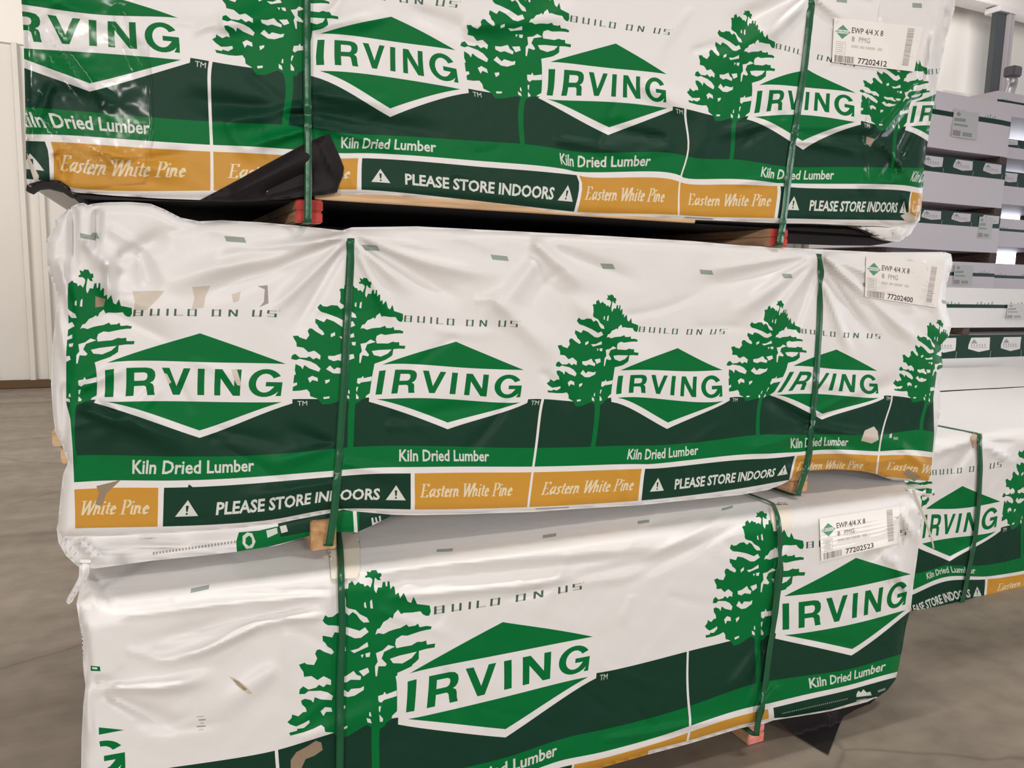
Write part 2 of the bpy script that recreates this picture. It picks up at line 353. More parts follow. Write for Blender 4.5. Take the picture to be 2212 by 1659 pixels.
# ------------------------------------------------------------------ sheets: a planar drawing cut into one mesh and laid on a real surface
def pip(P, segs):
    ins = np.zeros(len(P), bool)
    for x0, y0, x1, y1 in segs:
        c = ((y0 > P[:, 1]) != (y1 > P[:, 1]))
        if c.any():
            xx = x0 + (P[c, 1] - y0) * (x1 - x0) / (y1 - y0)
            idx = np.where(c)[0]; ins[idx] ^= (P[idx, 0] < xx)
    return ins
def seg_dist(P, A, B):
    d = B - A; t = np.clip(((P[:, None] - A[None]) * d[None]).sum(2) / np.maximum((d * d).sum(1), 1e-9)[None], 0, 1)
    q = A[None] + t[..., None] * d[None] - P[:, None]; return np.sqrt((q * q).sum(2)).min(1)
def sheet(name, outline, shapes, lift, grid=10, mats=PAL, parent=None, base=0, back=None, thick=None, back_mat=0, zlim=None):
    """outline and shapes share one 2D space, lift(P)->Nx3 lays them on the surface.
    back: Y of the far side (closed body); thick: paper thickness along +Y."""
    O = np.array(outline, float); O = subdiv(loop(0, O), grid * 1.5); oV, oE = O[1], O[2]
    lo, hi = oV.min(0), oV.max(0)
    vs = [Vector(p) for p in oV]; es = [tuple(map(int, e)) for e in oE]
    nx = max(2, int((hi[0] - lo[0]) / grid)); ny = max(2, int((hi[1] - lo[1]) / grid))
    gx = np.linspace(lo[0] - .37, hi[0] + .41, nx + 1); gy = np.linspace(lo[1] - .33, hi[1] + .29, ny + 1); b = len(vs)
    G = np.array([(x, y) for y in gy for x in gx]); vs += [Vector(p) for p in G]
    osegs = np.hstack([oV[oE[:, 0]], oV[oE[:, 1]]])
    gi = pip(G, osegs).reshape(ny + 1, nx + 1)
    near = gi.copy(); near[1:] |= gi[:-1]; near[:-1] |= gi[1:]; near[:, 1:] |= gi[:, :-1]; near[:, :-1] |= gi[:, 1:]
    for j in range(ny + 1):
        for i in range(nx + 1):
            if not near[j, i]: continue
            if i < nx and near[j, i + 1]: es.append((b + j * (nx + 1) + i, b + j * (nx + 1) + i + 1))
            if j < ny and near[j + 1, i]: es.append((b + j * (nx + 1) + i, b + (j + 1) * (nx + 1) + i))
    SH = []
    for mi, V, E in shapes:
        l2, h2 = V.min(0), V.max(0)
        if h2[0] < lo[0] or l2[0] > hi[0] or h2[1] < lo[1] or l2[1] > hi[1]: continue
        b = len(vs); vs += [Vector(p) for p in V]; es += [(b + int(i), b + int(j)) for i, j in E]
        SH.append((mi, l2, h2, np.hstack([V[E[:, 0]], V[E[:, 1]]])))
    r = delaunay_2d_cdt(vs, es, [], 0, 1e-4, False)
    V2 = np.array([v[:2] for v in r[0]]); T = np.array(r[2])
    C = V2[T].mean(1); keep = pip(C, osegs)
    a, b2, c = V2[T[:, 0]], V2[T[:, 1]], V2[T[:, 2]]
    ar = (b2[:, 0] - a[:, 0]) * (c[:, 1] - a[:, 1]) - (b2[:, 1] - a[:, 1]) * (c[:, 0] - a[:, 0])
    keep &= np.abs(ar) > 1e-5
    T = T[keep]; C = C[keep]; ar = ar[keep]
    T[ar > 0] = T[ar > 0][:, ::-1]
    col = np.full(len(T), base)
    for mi, l2, h2, segs in SH:
        idx = np.where((C[:, 0] > l2[0]) & (C[:, 0] < h2[0]) & (C[:, 1] > l2[1]) & (C[:, 1] < h2[1]))[0]
        if len(idx): col[idx[pip(C[idx], segs)]] = mi
    used = np.unique(T); rm = np.full(len(V2), -1); rm[used] = np.arange(len(used)); T = rm[T]; V2 = V2[used]
    P = lift(V2); e = 1.5
    du = lift(V2 + [e, 0]) - lift(V2 - [e, 0]); dv = lift(V2 + [0, e]) - lift(V2 - [0, e])
    N = np.cross(dv, du); N /= np.maximum(np.linalg.norm(N, axis=1), 1e-12)[:, None]
    N[(N * (P - CAM)).sum(1) > 0] *= -1
    gn = np.cross(P[T[:, 1]] - P[T[:, 0]], P[T[:, 2]] - P[T[:, 0]]); fl_ = (gn * N[T].sum(1)).sum(1) < 0
    T[fl_] = T[fl_][:, ::-1]
    V3 = [tuple(p) for p in P]; NN = [tuple(n) for n in N]; FF = [tuple(t) for t in T]; MM = list(col)
    if back is not None or thick is not None:
        B3 = lift(oV); m = len(oV)
        order = [0]
        nxt = {int(i): int(j) for i, j in oE}
        while nxt[order[-1]] != 0: order.append(nxt[order[-1]])
        B3 = B3[order]; K3 = B3.copy()
        if back is not None: K3[:, 1] = back
        else: K3[:, 1] += thick
        if zlim: K3[:, 2] = np.clip(K3[:, 2], *zlim)
        m = len(order); ctr = B3.mean(0); o0 = len(V3)
        sg = 1 if poly_area(oV[order]) > 0 else -1
        o2 = oV[order]; e2 = np.roll(o2, -1, 0) - o2; inw = np.stack([-e2[:, 1], e2[:, 0]], 1) * sg; inw /= np.maximum(np.linalg.norm(inw, axis=1), 1e-9)[:, None]
        mid2 = (o2 + np.roll(o2, -1, 0)) / 2; outd = lift(mid2) - lift(mid2 + inw * grid * .4)
        for i in range(m):
            j = (i + 1) % m; q = [B3[i], B3[j], K3[j], K3[i]]
            n = np.cross(q[2] - q[0], q[3] - q[1]); ln = np.linalg.norm(n); n = n / ln if ln > 1e-9 else np.array([0, 0, 1.])
            if n @ outd[i] < 0: n = -n; q = q[::-1]
            k = len(V3); V3 += [tuple(p) for p in q]; NN += [tuple(n)] * 4
            FF.append((k, k + 1, k + 2, k + 3)); MM.append(back_mat)
        k = len(V3); V3 += [tuple(p) for p in K3]; NN += [(0, 1, 0)] * m; FF.append(tuple(range(k, k + m))); MM.append(back_mat)
    o = link_mesh(name, V3, FF, mats, MM, parent, True)
    try: o.data.normals_split_custom_set_from_vertices(NN)
    except Exception as ex: print('normals', ex)
    return o
def poly_area(p): x, y = p[:, 0], p[:, 1]; return .5 * (np.dot(x, np.roll(y, -1)) - np.dot(y, np.roll(x, -1)))

class Surf:
    """front of a bundle: plane y=Y0, pillowed at its outline, or a round-edged box; folds added"""
    def __init__(s, Y0, outline, folds=(), pil=(30, .035), box=None, seed=1, amp=.0022, pts=None):
        s.Y0 = Y0; O = np.array(outline, float); s.A = O; s.B = np.roll(O, -1, 0); s.pil = pil; s.box = box
        s.folds = folds; rs = np.random.RandomState(seed)
        s.wv = [(rs.uniform(-1, 1) * f, rs.uniform(-1, 1) * f, rs.uniform(0, 6.28), amp / (f ** .6)) for f in (4, 5, 7, 9, 12, 16, 22, 30, 38, 46) for _ in range(2)]
        s.folds = list(folds); s.extra = []
        if len(s.folds) > 10:
            lo, hi = O.min(0), O.max(0)
            for _ in range(int(46)):
                x, y = rs.uniform(lo[0], hi[0]), rs.uniform(max(lo[1], -40), min(hi[1], 1700)); an = rs.choice([rs.normal(2.3, .35), rs.normal(.75, .35), rs.normal(0, .25)]); L = rs.uniform(70, 230)
                s.extra.append((x, y, x + L * math.cos(an), y + L * math.sin(an), rs.uniform(7, 18), rs.choice([-1, 1]) * rs.uniform(.0012, .0034), rs.uniform(-14, 14)))
    def h(s, P, X):
        h = np.zeros(len(P))
        for a, b, ph, am in s.wv: h += am * np.sin(a * X[:, 0] * 1.6 + b * X[:, 2] * 2.4 + ph + 1.3 * np.sin(b * X[:, 0] + a * X[:, 2]))
        for f in s.folds + s.extra:
            x0, y0, x1, y1, w, am = f[:6]
            A = np.array([x0, y0], float); d = np.array([x1, y1], float) - A; L = np.hypot(*d); e = d / L; q = P - A
            t = (q @ e) / L; n = q @ np.array([-e[1], e[0]])
            if len(f) > 6: n = n + f[6] * np.sin(np.clip(t, 0, 1) * 3.1416)
            ww = np.maximum(w * (.5 + .7 * np.clip(t, 0, 1)), 9.5); am = am * min(1, w / 14)
            tp = np.clip(t * 6 + .3, 0, 1) * np.clip((1 - t) * 2.2, 0, 1); tp = tp * tp * (3 - 2 * tp)
            h += 2.1 * am * np.exp(-(n / ww) ** 2) * tp
        return h
    def base_t(s, P, d):
        t = s.Y0 / d[:, 1]
        if s.box:
            zt, r = s.box
            a = (s.Y0 - .02) / d[:, 1]; b = (s.Y0 + 1.15) / d[:, 1]
            def f(t):
                Q = CAM + d * t[:, None]; qy = s.Y0 + r - Q[:, 1]; qz = Q[:, 2] - (zt - r)
                both = (qy > 0) & (qz > 0)
                return np.where(both, np.hypot(np.maximum(qy, 0), np.maximum(qz, 0)), np.maximum(qy, qz)) - r
            for _ in range(34):
                m = (a + b) / 2; ins = f(m) < 0; b = np.where(ins, m, b); a = np.where(ins, a, m)
            t = (a + b) / 2
        return t
    def __call__(s, P, off=0.0, pillow=True):
        P = np.asarray(P, float).reshape(-1, 2); d = rays(P); t = s.base_t(P, d); Q = CAM + d * t[:, None]
        dy = -s.h(P, Q) - off
        if pillow and s.pil:
            w, r = s.pil; D = np.minimum(seg_dist(P, s.A, s.B), w) / w
            dy = dy + r * (1 - np.sqrt(np.maximum(0, 1 - (1 - D) ** 2)))
        return CAM + d * (t + dy / d[:, 1])[:, None]

def ribbon(name, pts, width, lift, material, parent, off=.004, thick=.0012, yback=None, step=9):
    """strap following a path over the surface, closed round the bundle behind"""
    P = np.array(pts, float); seg = np.hypot(*np.diff(P, axis=0).T); L = np.concatenate([[0], np.cumsum(seg)])
    n = max(3, int(L[-1] / step)); t = np.linspace(0, L[-1], n); X = np.interp(t, L, P[:, 0]); Yp = np.interp(t, L, P[:, 1])
    k = np.array([1, 2, 3, 2, 1.]) / 9; Xs = np.convolve(np.pad(X, 2, mode='edge'), k, 'valid'); 
    ww = list(width) if hasattr(width, '__len__') else [width] * 2
    w = np.interp(t, np.linspace(0, L[-1], len(ww)), ww)
    rows = []
    for s in (-.5, 0, .5):
        q = lift(np.stack([Xs + s * w, Yp], 1), off); rows.append(q)
    ctr = rows[1]; rows = [np.stack([r[:, 0], ctr[:, 1], r[:, 2]], 1) for r in rows]
    front = [np.array([rows[0][i], rows[1][i], rows[2][i]]) for i in range(n)]
    if yback is not None:
        a, b = front[0], front[-1]; hw = .5 * (a[2, 0] - a[0, 0]); 
        def tr(s0, y, z): q = s0.copy(); q[:, 1] = y; q[:, 2] = z; return q
        za, zb = a[1, 2], b[1, 2]
        front = front + [tr(b, b[1, 1] + .02, zb - .003), tr(b, yback, zb - .003), tr(a, yback, za + .003), tr(a, a[1, 1] + .02, za + .003)]
    m = len(front); V = []
    for f in front: V += [tuple(p) for p in f]
    fr = np.array(front); cen = fr[:, 1].mean(0)
    for i in range(m):
        c = fr[i]; tan = fr[(i + 1) % m][1] - fr[i - 1][1] if (yback is not None or 0 < i < m - 1) else (fr[1][1] - fr[0][1] if i == 0 else fr[-1][1] - fr[-2][1])
        lat = c[2] - c[0]; nn = np.cross(lat, tan); nn = nn / max(np.linalg.norm(nn), 1e-9)
        if nn @ (cen - c[1]) < 0 and yback is not None: nn = -nn
        if yback is None and nn[1] < 0: nn = -nn
        V += [tuple(p + nn * thick) for p in c]
    Fc = []; o = 3 * m
    for i in range(m if yback is not None else m - 1):
        j = (i + 1) % m
        for q in (0, 1):
            Fc.append((3 * i + q, 3 * j + q, 3 * j + q + 1, 3 * i + q + 1)); Fc.append((o + 3 * i + q + 1, o + 3 * j + q + 1, o + 3 * j + q, o + 3 * i + q))
        Fc.append((3 * i, o + 3 * i, o + 3 * j, 3 * j)); Fc.append((3 * i + 2, 3 * j + 2, o + 3 * j + 2, o + 3 * i + 2))
    return link_mesh(name, V, Fc, material, None, parent, True)

def bilin(c):
    c = np.array(c, float)
    def f(V):
        V = np.asarray(V, float); a, b = V[:, :1], V[:, 1:]
        return c[0] * (1 - a) * (1 - b) + c[1] * a * (1 - b) + c[2] * a * b + c[3] * (1 - a) * b
    return f
def tag_shapes(number, seed):
    """unit square: small mark, two lines of print, number, two bar codes"""
    rs = random.Random(seed); s = []
    s += [loop(MTG, [(.02, .3), (.105, .14), (.195, .3), (.105, .46)]), loop(0, [(.035, .255), (.175, .255), (.175, .335), (.035, .335)])]
    s.append(text_shape('IRVING', .04, .17, .325, .06, MTG, .02))
    s.append(text_shape('EWP 4/4 X 8', .21, .57, .30, .13, 2, .012))
    s.append(text_shape('8', .215, .25, .49, .12, 3, .02)); s.append(text_shape('PMG', .30, .43, .49, .12, 3, .01))
    for a, b in ((.22, .30), (.32, .37), (.39, .50), (.53, .58)):
        x = a
        while x < b: s.append(rect(4, x, .57, x + .008, .63)); x += .014
    s += [loop(4, [(.04, .52), (.15, .52), (.15, .80), (.04, .80)], [(.045, .53), (.145, .53), (.145, .79), (.045, .79)])]
    for k in range(5): s.append(rect(4, .055, .56 + k * .045, .13 - .01 * (k % 2), .575 + k * .045))
    x = .03
    while x < .26: w = rs.choice([.004, .006, .010]); s.append(rect(2, x, .83, x + w, .985)); x += w + rs.choice([.004, .006, .009])
    s.append(text_shape(number, .31, .66, .965, .13, 2, .02))
    y = .06
    while y < .90: w = rs.choice([.006, .010, .016]); s.append(rect(3, .84, y, .915, y + w)); y += w + rs.choice([.006, .010])
    return s
MTG = 1
TAGM = [M_TAG, mat('tag_green', (.10, .30, .18), .5), MK, MKG, mat('tag_light_grey', (.45, .42, .40), .5)]
def tag(name, corners, number, seed, surf, parent):
    f = bilin(corners); l = lambda V: surf(f(V), .0045)
    return sheet(name, [(0, 0), (1, 0), (1, 1), (0, 1)], tag_shapes(number, seed), l, grid=.06, mats=TAGM, parent=parent, thick=None)

M_SHADEW = wood('gap_shade_wood', (.05, .03, .028), (.12, .075, .06), (3, 3, 3))  # bearer wood darkened: shade of the far gaps put into its colour
def bearer(parent, x0, x1, y0, y1, z0, z1, endm, halves=2, body=None, name='bearer'):
    m = MB(); hz = (z1 - z0) / halves
    for k in range(halves):
        m.box(x0 + .002 * k, x1 + .002 * k, y0 + .003 * k, y1, z0 + k * hz, z0 + (k + 1) * hz - .0008, .003, 0, 1)
    return m.build(name, [body or M_BEAR, endm], parent)
def core(parent, x0, x1, y0, y1, z0, z1, name='lumber_boards', rows=1):
    m = MB(); n = int((z1 - z0) / .027); hz = (z1 - z0) / n
    for k in range(n):
        j = random.uniform(-.004, .004)
        m.box(x0 + abs(j), x1 - abs(j), y0 + abs(j), y1, z0 + k * hz, z0 + (k + 1) * hz - .0015, .0015)
    o = m.build(name, [M_PINE], parent); o['label'] = 'raw pine boards inside the wrap'; return o

# ------------------------------------------------------------------ the room
def plane_obj(name, quad, m): return structure(link_mesh(name, quad, [(0, 1, 2, 3)], m))
def floor_mat():
    m = mat('concrete', (.3, .25, .2), .5, .35); nt = m.node_tree; b = nt.nodes['Principled BSDF']
    tc = nt.nodes.new('ShaderNodeTexCoord')
    n1 = nt.nodes.new('ShaderNodeTexNoise'); n1.inputs['Scale'].default_value = .9; n1.inputs['Detail'].default_value = 7; n1.inputs['Roughness'].default_value = .62
    n2 = nt.nodes.new('ShaderNodeTexNoise'); n2.inputs['Scale'].default_value = 9; n2.inputs['Detail'].default_value = 8
    mp = nt.nodes.new('ShaderNodeMapping'); mp.inputs['Scale'].default_value = (.5, 2.2, 1); mp.inputs['Rotation'].default_value = (0, 0, .35)
    cr = nt.nodes.new('ShaderNodeValToRGB'); cr.color_ramp.elements[0].color = (.15, .12, .092, 1); cr.color_ramp.elements[1].color = (.33, .28, .225, 1)
    cr.color_ramp.elements[0].position = .25; cr.color_ramp.elements[1].position = .75
    mx = nt.nodes.new('ShaderNodeMix'); mx.data_type = 'RGBA'; mx.blend_type = 'MULTIPLY'; mx.inputs[0].default_value = .45
    c2 = nt.nodes.new('ShaderNodeValToRGB'); c2.color_ramp.elements[0].color = (.55, .55, .55, 1); c2.color_ramp.elements[1].color = (1, 1, 1, 1); c2.color_ramp.elements[0].position = .3; c2.color_ramp.elements[1].position = .6
    vo = nt.nodes.new('ShaderNodeTexVoronoi'); vo.feature = 'DISTANCE_TO_EDGE'; vo.inputs['Scale'].default_value = .55
    wn = nt.nodes.new('ShaderNodeTexNoise'); wn.inputs['Scale'].default_value = 3; wa = nt.nodes.new('ShaderNodeMix'); wa.data_type = 'VECTOR'; wa.inputs[0].default_value = .12
    c3 = nt.nodes.new('ShaderNodeValToRGB'); c3.color_ramp.elements[0].color = (.62, .6, .58, 1); c3.color_ramp.elements[1].color = (1, 1, 1, 1); c3.color_ramp.elements[1].position = .006
    m3 = nt.nodes.new('ShaderNodeMix'); m3.data_type = 'RGBA'; m3.blend_type = 'MULTIPLY'; m3.inputs[0].default_value = .7
    L = nt.links.new
    L(tc.outputs['Object'], mp.inputs[0]); L(mp.outputs[0], n1.inputs['Vector']); L(tc.outputs['Object'], n2.inputs['Vector'])
    L(n1.outputs['Fac'], cr.inputs[0]); L(n2.outputs['Fac'], c2.inputs[0]); L(cr.outputs[0], mx.inputs[6]); L(c2.outputs[0], mx.inputs[7])
    L(tc.outputs['Object'], wn.inputs['Vector']); L(tc.outputs['Object'], wa.inputs[4]); L(wn.outputs['Color'], wa.inputs[5]); L(wa.outputs[1], vo.inputs['Vector'])
    L(vo.outputs['Distance'], c3.inputs[0]); L(mx.outputs[2], m3.inputs[6]); L(c3.outputs[0], m3.inputs[7]); L(m3.outputs[2], b.inputs['Base Color'])
    return m
XL, XR, YF, YB, ZC = -12.0, 26.0, -16.0, 11.3, 8.0
plane_obj('floor', [(XL, YF, 0), (XR, YF, 0), (XR, YB + 6, 0), (XL, YB + 6, 0)], floor_mat())
M_WALL = mat('painted_metal_wall', (.66, .63, .575), .4, .4, var=.05, vscale=1.5)
M_INS = mat('white_insulation', (.80, .77, .71), .55, .3, bump=.004, bscale=3)
M_CEIL = mat('ceiling_deck', (.16, .155, .15), .7, .2)
M_BASE = mat('wall_base_dirt', (.12, .075, .04), .8, .2)
plane_obj('ceiling', [(XL, YF, ZC), (XL, YB, ZC), (XR, YB, ZC), (XR, YF, ZC)], M_CEIL)
plane_obj('wall_left', [(XL, YF, 0), (XL, YF, ZC), (XL, YB, ZC), (XL, YB, 0)], M_WALL)
plane_obj('wall_front', [(XL, YF, 0), (XR, YF, 0), (XR, YF, ZC), (XL, YF, ZC)], M_WALL)
plane_obj('wall_right', [(XR, YF, 0), (XR, YB, 0), (XR, YB, ZC), (XR, YF, ZC)], M_WALL)
# back wall: ribbed liner panel below, smooth insulation above, with a bright opening far to the right
DX0, DX1, DZ = 14.6, 21.5, 5.3
m = MB(); x = XL; prof = []
while x < DX0 - .6:
    prof += [(x, 0), (x + .055, 0), (x + .070, -.07), (x + .125, -.07), (x + .145, 0), (x + .255, 0), (x + .270, -.07), (x + .325, -.07), (x + .345, 0)]
    x += .62
prof.append((DX0, 0))
for z0, z1 in ((0.0, 2.02), (2.02, 4.1)):
    vs = [(a, YB + b, z0) for a, b in prof] + [(a, YB + b, z1) for a, b in prof]; k = len(prof)
    m.add(vs, [(i, i + 1, k + i + 1, k + i) for i in range(k - 1)])
wb = structure(m.build('wall_back', [M_WALL]))
m = MB()
m.add([(XL, YB - .03, 4.1), (DX0, YB - .03, 4.1), (DX0, YB - .03, ZC), (XL, YB - .03, ZC)], [(0, 1, 2, 3)])
m.add([(DX0, YB - .03, DZ), (XR, YB - .03, DZ), (XR, YB - .03, ZC), (DX0, YB - .03, ZC)], [(0, 1, 2, 3)])
m.add([(DX1, YB - .03, 0), (XR, YB - .03, 0), (XR, YB - .03, DZ), (DX1, YB - .03, DZ)], [(0, 1, 2, 3)])
m.build('insulation_panel', [M_INS], wb)
m = MB(); m.box(XL, DX0, YB - .1, YB - .005, 0, .10, .01); structure(m.build('baseboard_back', [M_BASE]))
dm = bpy.data.materials.new('daylight_glow'); dm.use_nodes = True; b = dm.node_tree.nodes['Principled BSDF']
b.inputs['Base Color'].default_value = (.8, .85, .9, 1); b.inputs['Emission Color'].default_value = (.86, .90, 1, 1); b.inputs['Emission Strength'].default_value = 6.5
win = structure(link_mesh('window_1', [(DX0, YB + .12, 0), (DX1, YB + .12, 0), (DX1, YB + .12, DZ), (DX0, YB + .12, DZ)], [(0, 1, 2, 3)], dm))
m = MB(); m.box(DX0 - .1, DX0, YB - .1, YB + .12, 0, DZ); m.box(DX1, DX1 + .1, YB - .1, YB + .12, 0, DZ); m.box(DX0 - .1, DX1 + .1, YB - .1, YB + .12, DZ, DZ + .12)
m.build('window_frame', [M_WALL], win)

structure(link_mesh('added_glow_panel', [(XR - .03, -5, .2), (XR - .03, 2, .2), (XR - .03, 2, 5), (XR - .03, -5, 5)], [(0, 1, 2, 3)], dm))  # added glowing panel, unseen, puts bluish light on the far bundles

# ------------------------------------------------------------------ MIDDLE BUNDLE of the near stack
YM = 1.90
GRP = None
mid = empty('lumber_bundle', (0, YM, .80), 'middle printed lumber bundle of the near stack, sagging grey wrap flap at lower left', 'lumber bundle')
MID_OUT = [(112,500),(100,520),(98,560),(110,600),(125,640),(118,700),(112,760),(110,830),(115,900),(120,935),(135,965),(147,1000),(136,1025),(132,1060),(128,1100),(124,1150),(135,1162),(160,1161),(250,1158),(350,1153),(500,1143),(600,1131),(690,1111),(715,1103),(735,1099),(760,1104),(850,1112),(900,1113),(1000,1111),(1150,1106),(1250,1099),(1385,1091),(1500,1079),(1600,1069),(1660,1058),(1690,1046),(1708,1036),(1722,1027),(1745,1017),(1800,1014),(1860,1017),(1900,1025),(1918,1034),(1930,1037),(1960,1038),(1985,1043),(1998,1041),(2007,1036),(2013,1000),(2017,985),(2022,940),(2032,890),(2030,830),(2036,790),(2032,745),(2050,725),(2056,703),(2046,670),(2042,640),(2046,610),(2058,570),(2055,549),(2040,544),(1900,545),(1800,540),(1700,535),(1600,530),(1500,521),(1300,509),(1100,499),(900,489),(760,491),(740,498),(640,487),(560,480),(480,476),(430,478),(390,470),(355,452),(325,440),(280,436),(230,437),(200,440),(190,443),(180,438),(165,441),(150,449),(135,462),(120,475)]
MID_W = Warp([(1100,0,432,720),(585,185,231,783),(1615,185,618,786),(585,428,229,869),(1615,428,608,869),(1100,605,431,929),(535,162,204,784),(535,452,203,867),(1665,430,632,868),
 (430,770,158,984),(430,410,160,868),(430,-462,184,570),(520,-618,190,509),(1350,-618,508,517),(2180,-618,800,535),(3010,-618,1080,557),(3840,-618,1312,575),(4670,-618,1526,588),(5500,-618,1700,596),
 (710,-127,288,676),(1536,-127,596,678),(1100,770,431,986),(1990,770,757,966),(1100,905,429,1037),(380,905,159,1042),(1900,905,720,1017),(400,1220,159,1141),(920,1220,346,1137),(1560,1220,596,1121),(1900,1220,710,1100),
 (920,945,348,1053),(2400,945,891,1022),(2400,1220,891,1100),(3320,410,1173,862),(3320,905,1152,1008),(3320,1220,1141,1095),(4240,945,1390,1012),(4240,1220,1382,1081),(5720,945,1719,984),(5720,1220,1707,1036),
 (6640,410,1927,855),(6640,905,1899,975),(6640,1160,1894,1018),(7150,905,2013,977),(7150,1230,2003,1040),(2660,0,985,738),(2145,185,825,787),(3175,185,1132,799),(2145,428,813,863),(3175,428,1124,870),(2660,605,967,912),
 (2095,162,809,787),(2095,455,797,866),(3225,430,1139,867),(1990,-462,786,590),(1990,410,762,862),(2270,-127,873,688),(3096,-127,1117,700),(3750,-462,1319,627),(3750,410,1289,867),(3750,770,1281,965),
 (4420,0,1464,752),(3905,185,1340,800),(4935,185,1561,799),(4935,428,1562,867),(4420,605,1443,912),(3855,452,1321,866),(4985,430,1577,862),(4030,-127,1380,711),(4856,-127,1565,716),(4420,770,1436,961),(4270,905,1400,1003),
 (4903,905,1549,987),(5400,905,1662,980),(5720,905,1724,977),(5310,-462,1686,641),(5310,770,1637,939),(5310,410,1645,860),(5980,0,1807,755),(5465,185,1714,790),(6495,185,1895,801),(5465,428,1676,854),(6495,428,1899,860),
 (5980,605,1777,893),(5415,455,1665,853),(6545,430,1910,858),(5590,-127,1731,715),(6416,-127,1901,727),(7070,-462,2031,684),(7070,410,2002,866),(7070,770,1990,928)])
FOLDS_M = [ # x0,y0,x1,y1,width,amp(,bow)
 (752,505,500,600,16,.010),(752,508,400,650,20,-.008),(750,512,300,640,24,.010,-15),(748,520,560,700,15,.008),(745,530,620,740,14,-.006),(752,510,480,545,11,.008),
 (762,520,900,640,16,.008),(765,515,1010,660,20,-.008),(764,510,1120,600,18,.008,-15),(770,540,860,720,14,.006),(765,505,980,545,10,.006),
 (1150,520,1290,640,22,.010),(1160,560,1060,700,26,.008),(1190,535,1400,620,18,-.006),(1060,640,1240,800,26,.006),
 (1768,548,1560,700,18,.010),(1768,552,1450,640,22,-.008),(1766,560,1620,760,15,.008),(1765,570,1690,780,12,-.007),(1764,550,1500,590,12,.008),
 (1776,552,1880,640,14,.011),(1776,558,1960,720,16,-.012),(1778,560,2010,760,14,.013),(1776,575,1900,760,13,-.010),(1776,600,1850,800,12,.008),(1780,550,1990,640,12,.010),
 (1752,900,1900,830,14,.008),(1752,905,1990,800,18,-.008),(1750,920,1960,960,14,.008),(1750,915,1640,850,14,-.007),(1750,930,1600,980,14,.008),(1755,940,1880,1010,12,.009),
 (735,960,560,1010,16,.006),(738,970,600,920,18,-.006),(742,1000,900,1040,16,.005),(735,1040,500,1080,16,.006),
 (180,520,260,600,22,.014),(250,560,380,500,22,-.010),(230,560,240,680,14,.014),(300,540,330,650,24,-.010),(210,450,205,570,8,-.022),(157,450,158,600,10,-.020),(130,560,158,700,10,.014),(120,640,150,820,8,.012),(137,830,140,1000,7,-.014),
 (170,880,400,960,20,.010),(220,860,430,990,22,.010),(170,840,300,780,16,.006),(150,660,150,850,6,.010),
 (1240,640,1500,900,40,.006),(900,900,1120,860,26,-.004),(200,600,420,720,30,.006),(470,560,700,520,22,-.008),
 (1870,1000,1990,985,10,.010),(1700,1000,1900,1010,14,-.010),(1940,960,2010,1020,10,.010),(1960,560,1990,690,9,-.011),(2000,560,2030,690,9,.011)]
mid_s = Surf(YM, MID_OUT, FOLDS_M, (26, .035), seed=3, amp=.0020)
mid_shapes = [(mi, MID_W(V), E) for mi, V, E in (subdiv(s, 55) for s in pair_print(0, 3))]
def px(mi, *l): return loop(mi, *l)
mid_shapes += [
 px(W_, [(90,430),(215,430),(215,480),(150,575),(146,640),(148,700),(143,760),(143,870),(152,905),(157,970),(160,1040),(162,1100),(163,1175),(90,1175)]) ,
 px(W_, [(2060,430),(2060,560),(2100,760),(2070,1060),(2010,1060),(2014,980),(2018,940),(2016,860),(2024,800),(2100,760)]),
 px(GG_, [(172,503),(205,510),(208,520),(174,514)]),
 # brown tape remains, scuffs, stuck paper
 px(S2_, [(286,629),(356,628),(346,640),(322,665),(316,670),(290,669),(291,650)]), px(S2_, [(415,620),(455,617),(444,640),(440,665),(414,668),(420,645)]),
 px(KG_, [(556,618),(578,616),(580,655),(560,664),(570,652),(572,625)]), px(S2_, [(500,636),(520,630),(516,650),(504,654)]),
 px(S_, [(206,640),(228,646),(224,662),(206,664)]),
 px(S2_, [(1888,921),(1896,932),(1898,950),(1883,958),(1860,952),(1868,930)]), px(S_, [(208,1050),(240,1042),(262,1036),(230,1066),(220,1092),(205,1090),(214,1066)]),
 px(S2_, [(499,797),(512,799),(518,818),(521,834),(512,832),(504,815)]), px(S2_, [(355,806),(361,808),(370,826),(364,830)]),
 px(KG_, [(1930,944),(1940,944),(1940,950),(1930,950)]), px(LP_, [(1922,938),(1927,936),(1926,946),(1921,946)]),
 px(S_, [(1960,1012),(1990,1030),(1975,1040),(1950,1024)]), px(D_, [(408,1046),(424,1058),(420,1076),(400,1070)]) ]
w = sheet('printed_wrap', MID_OUT, mid_shapes, mid_s, 6, PAL, mid, back=YM + 1.1, zlim=(.885, 1.603))
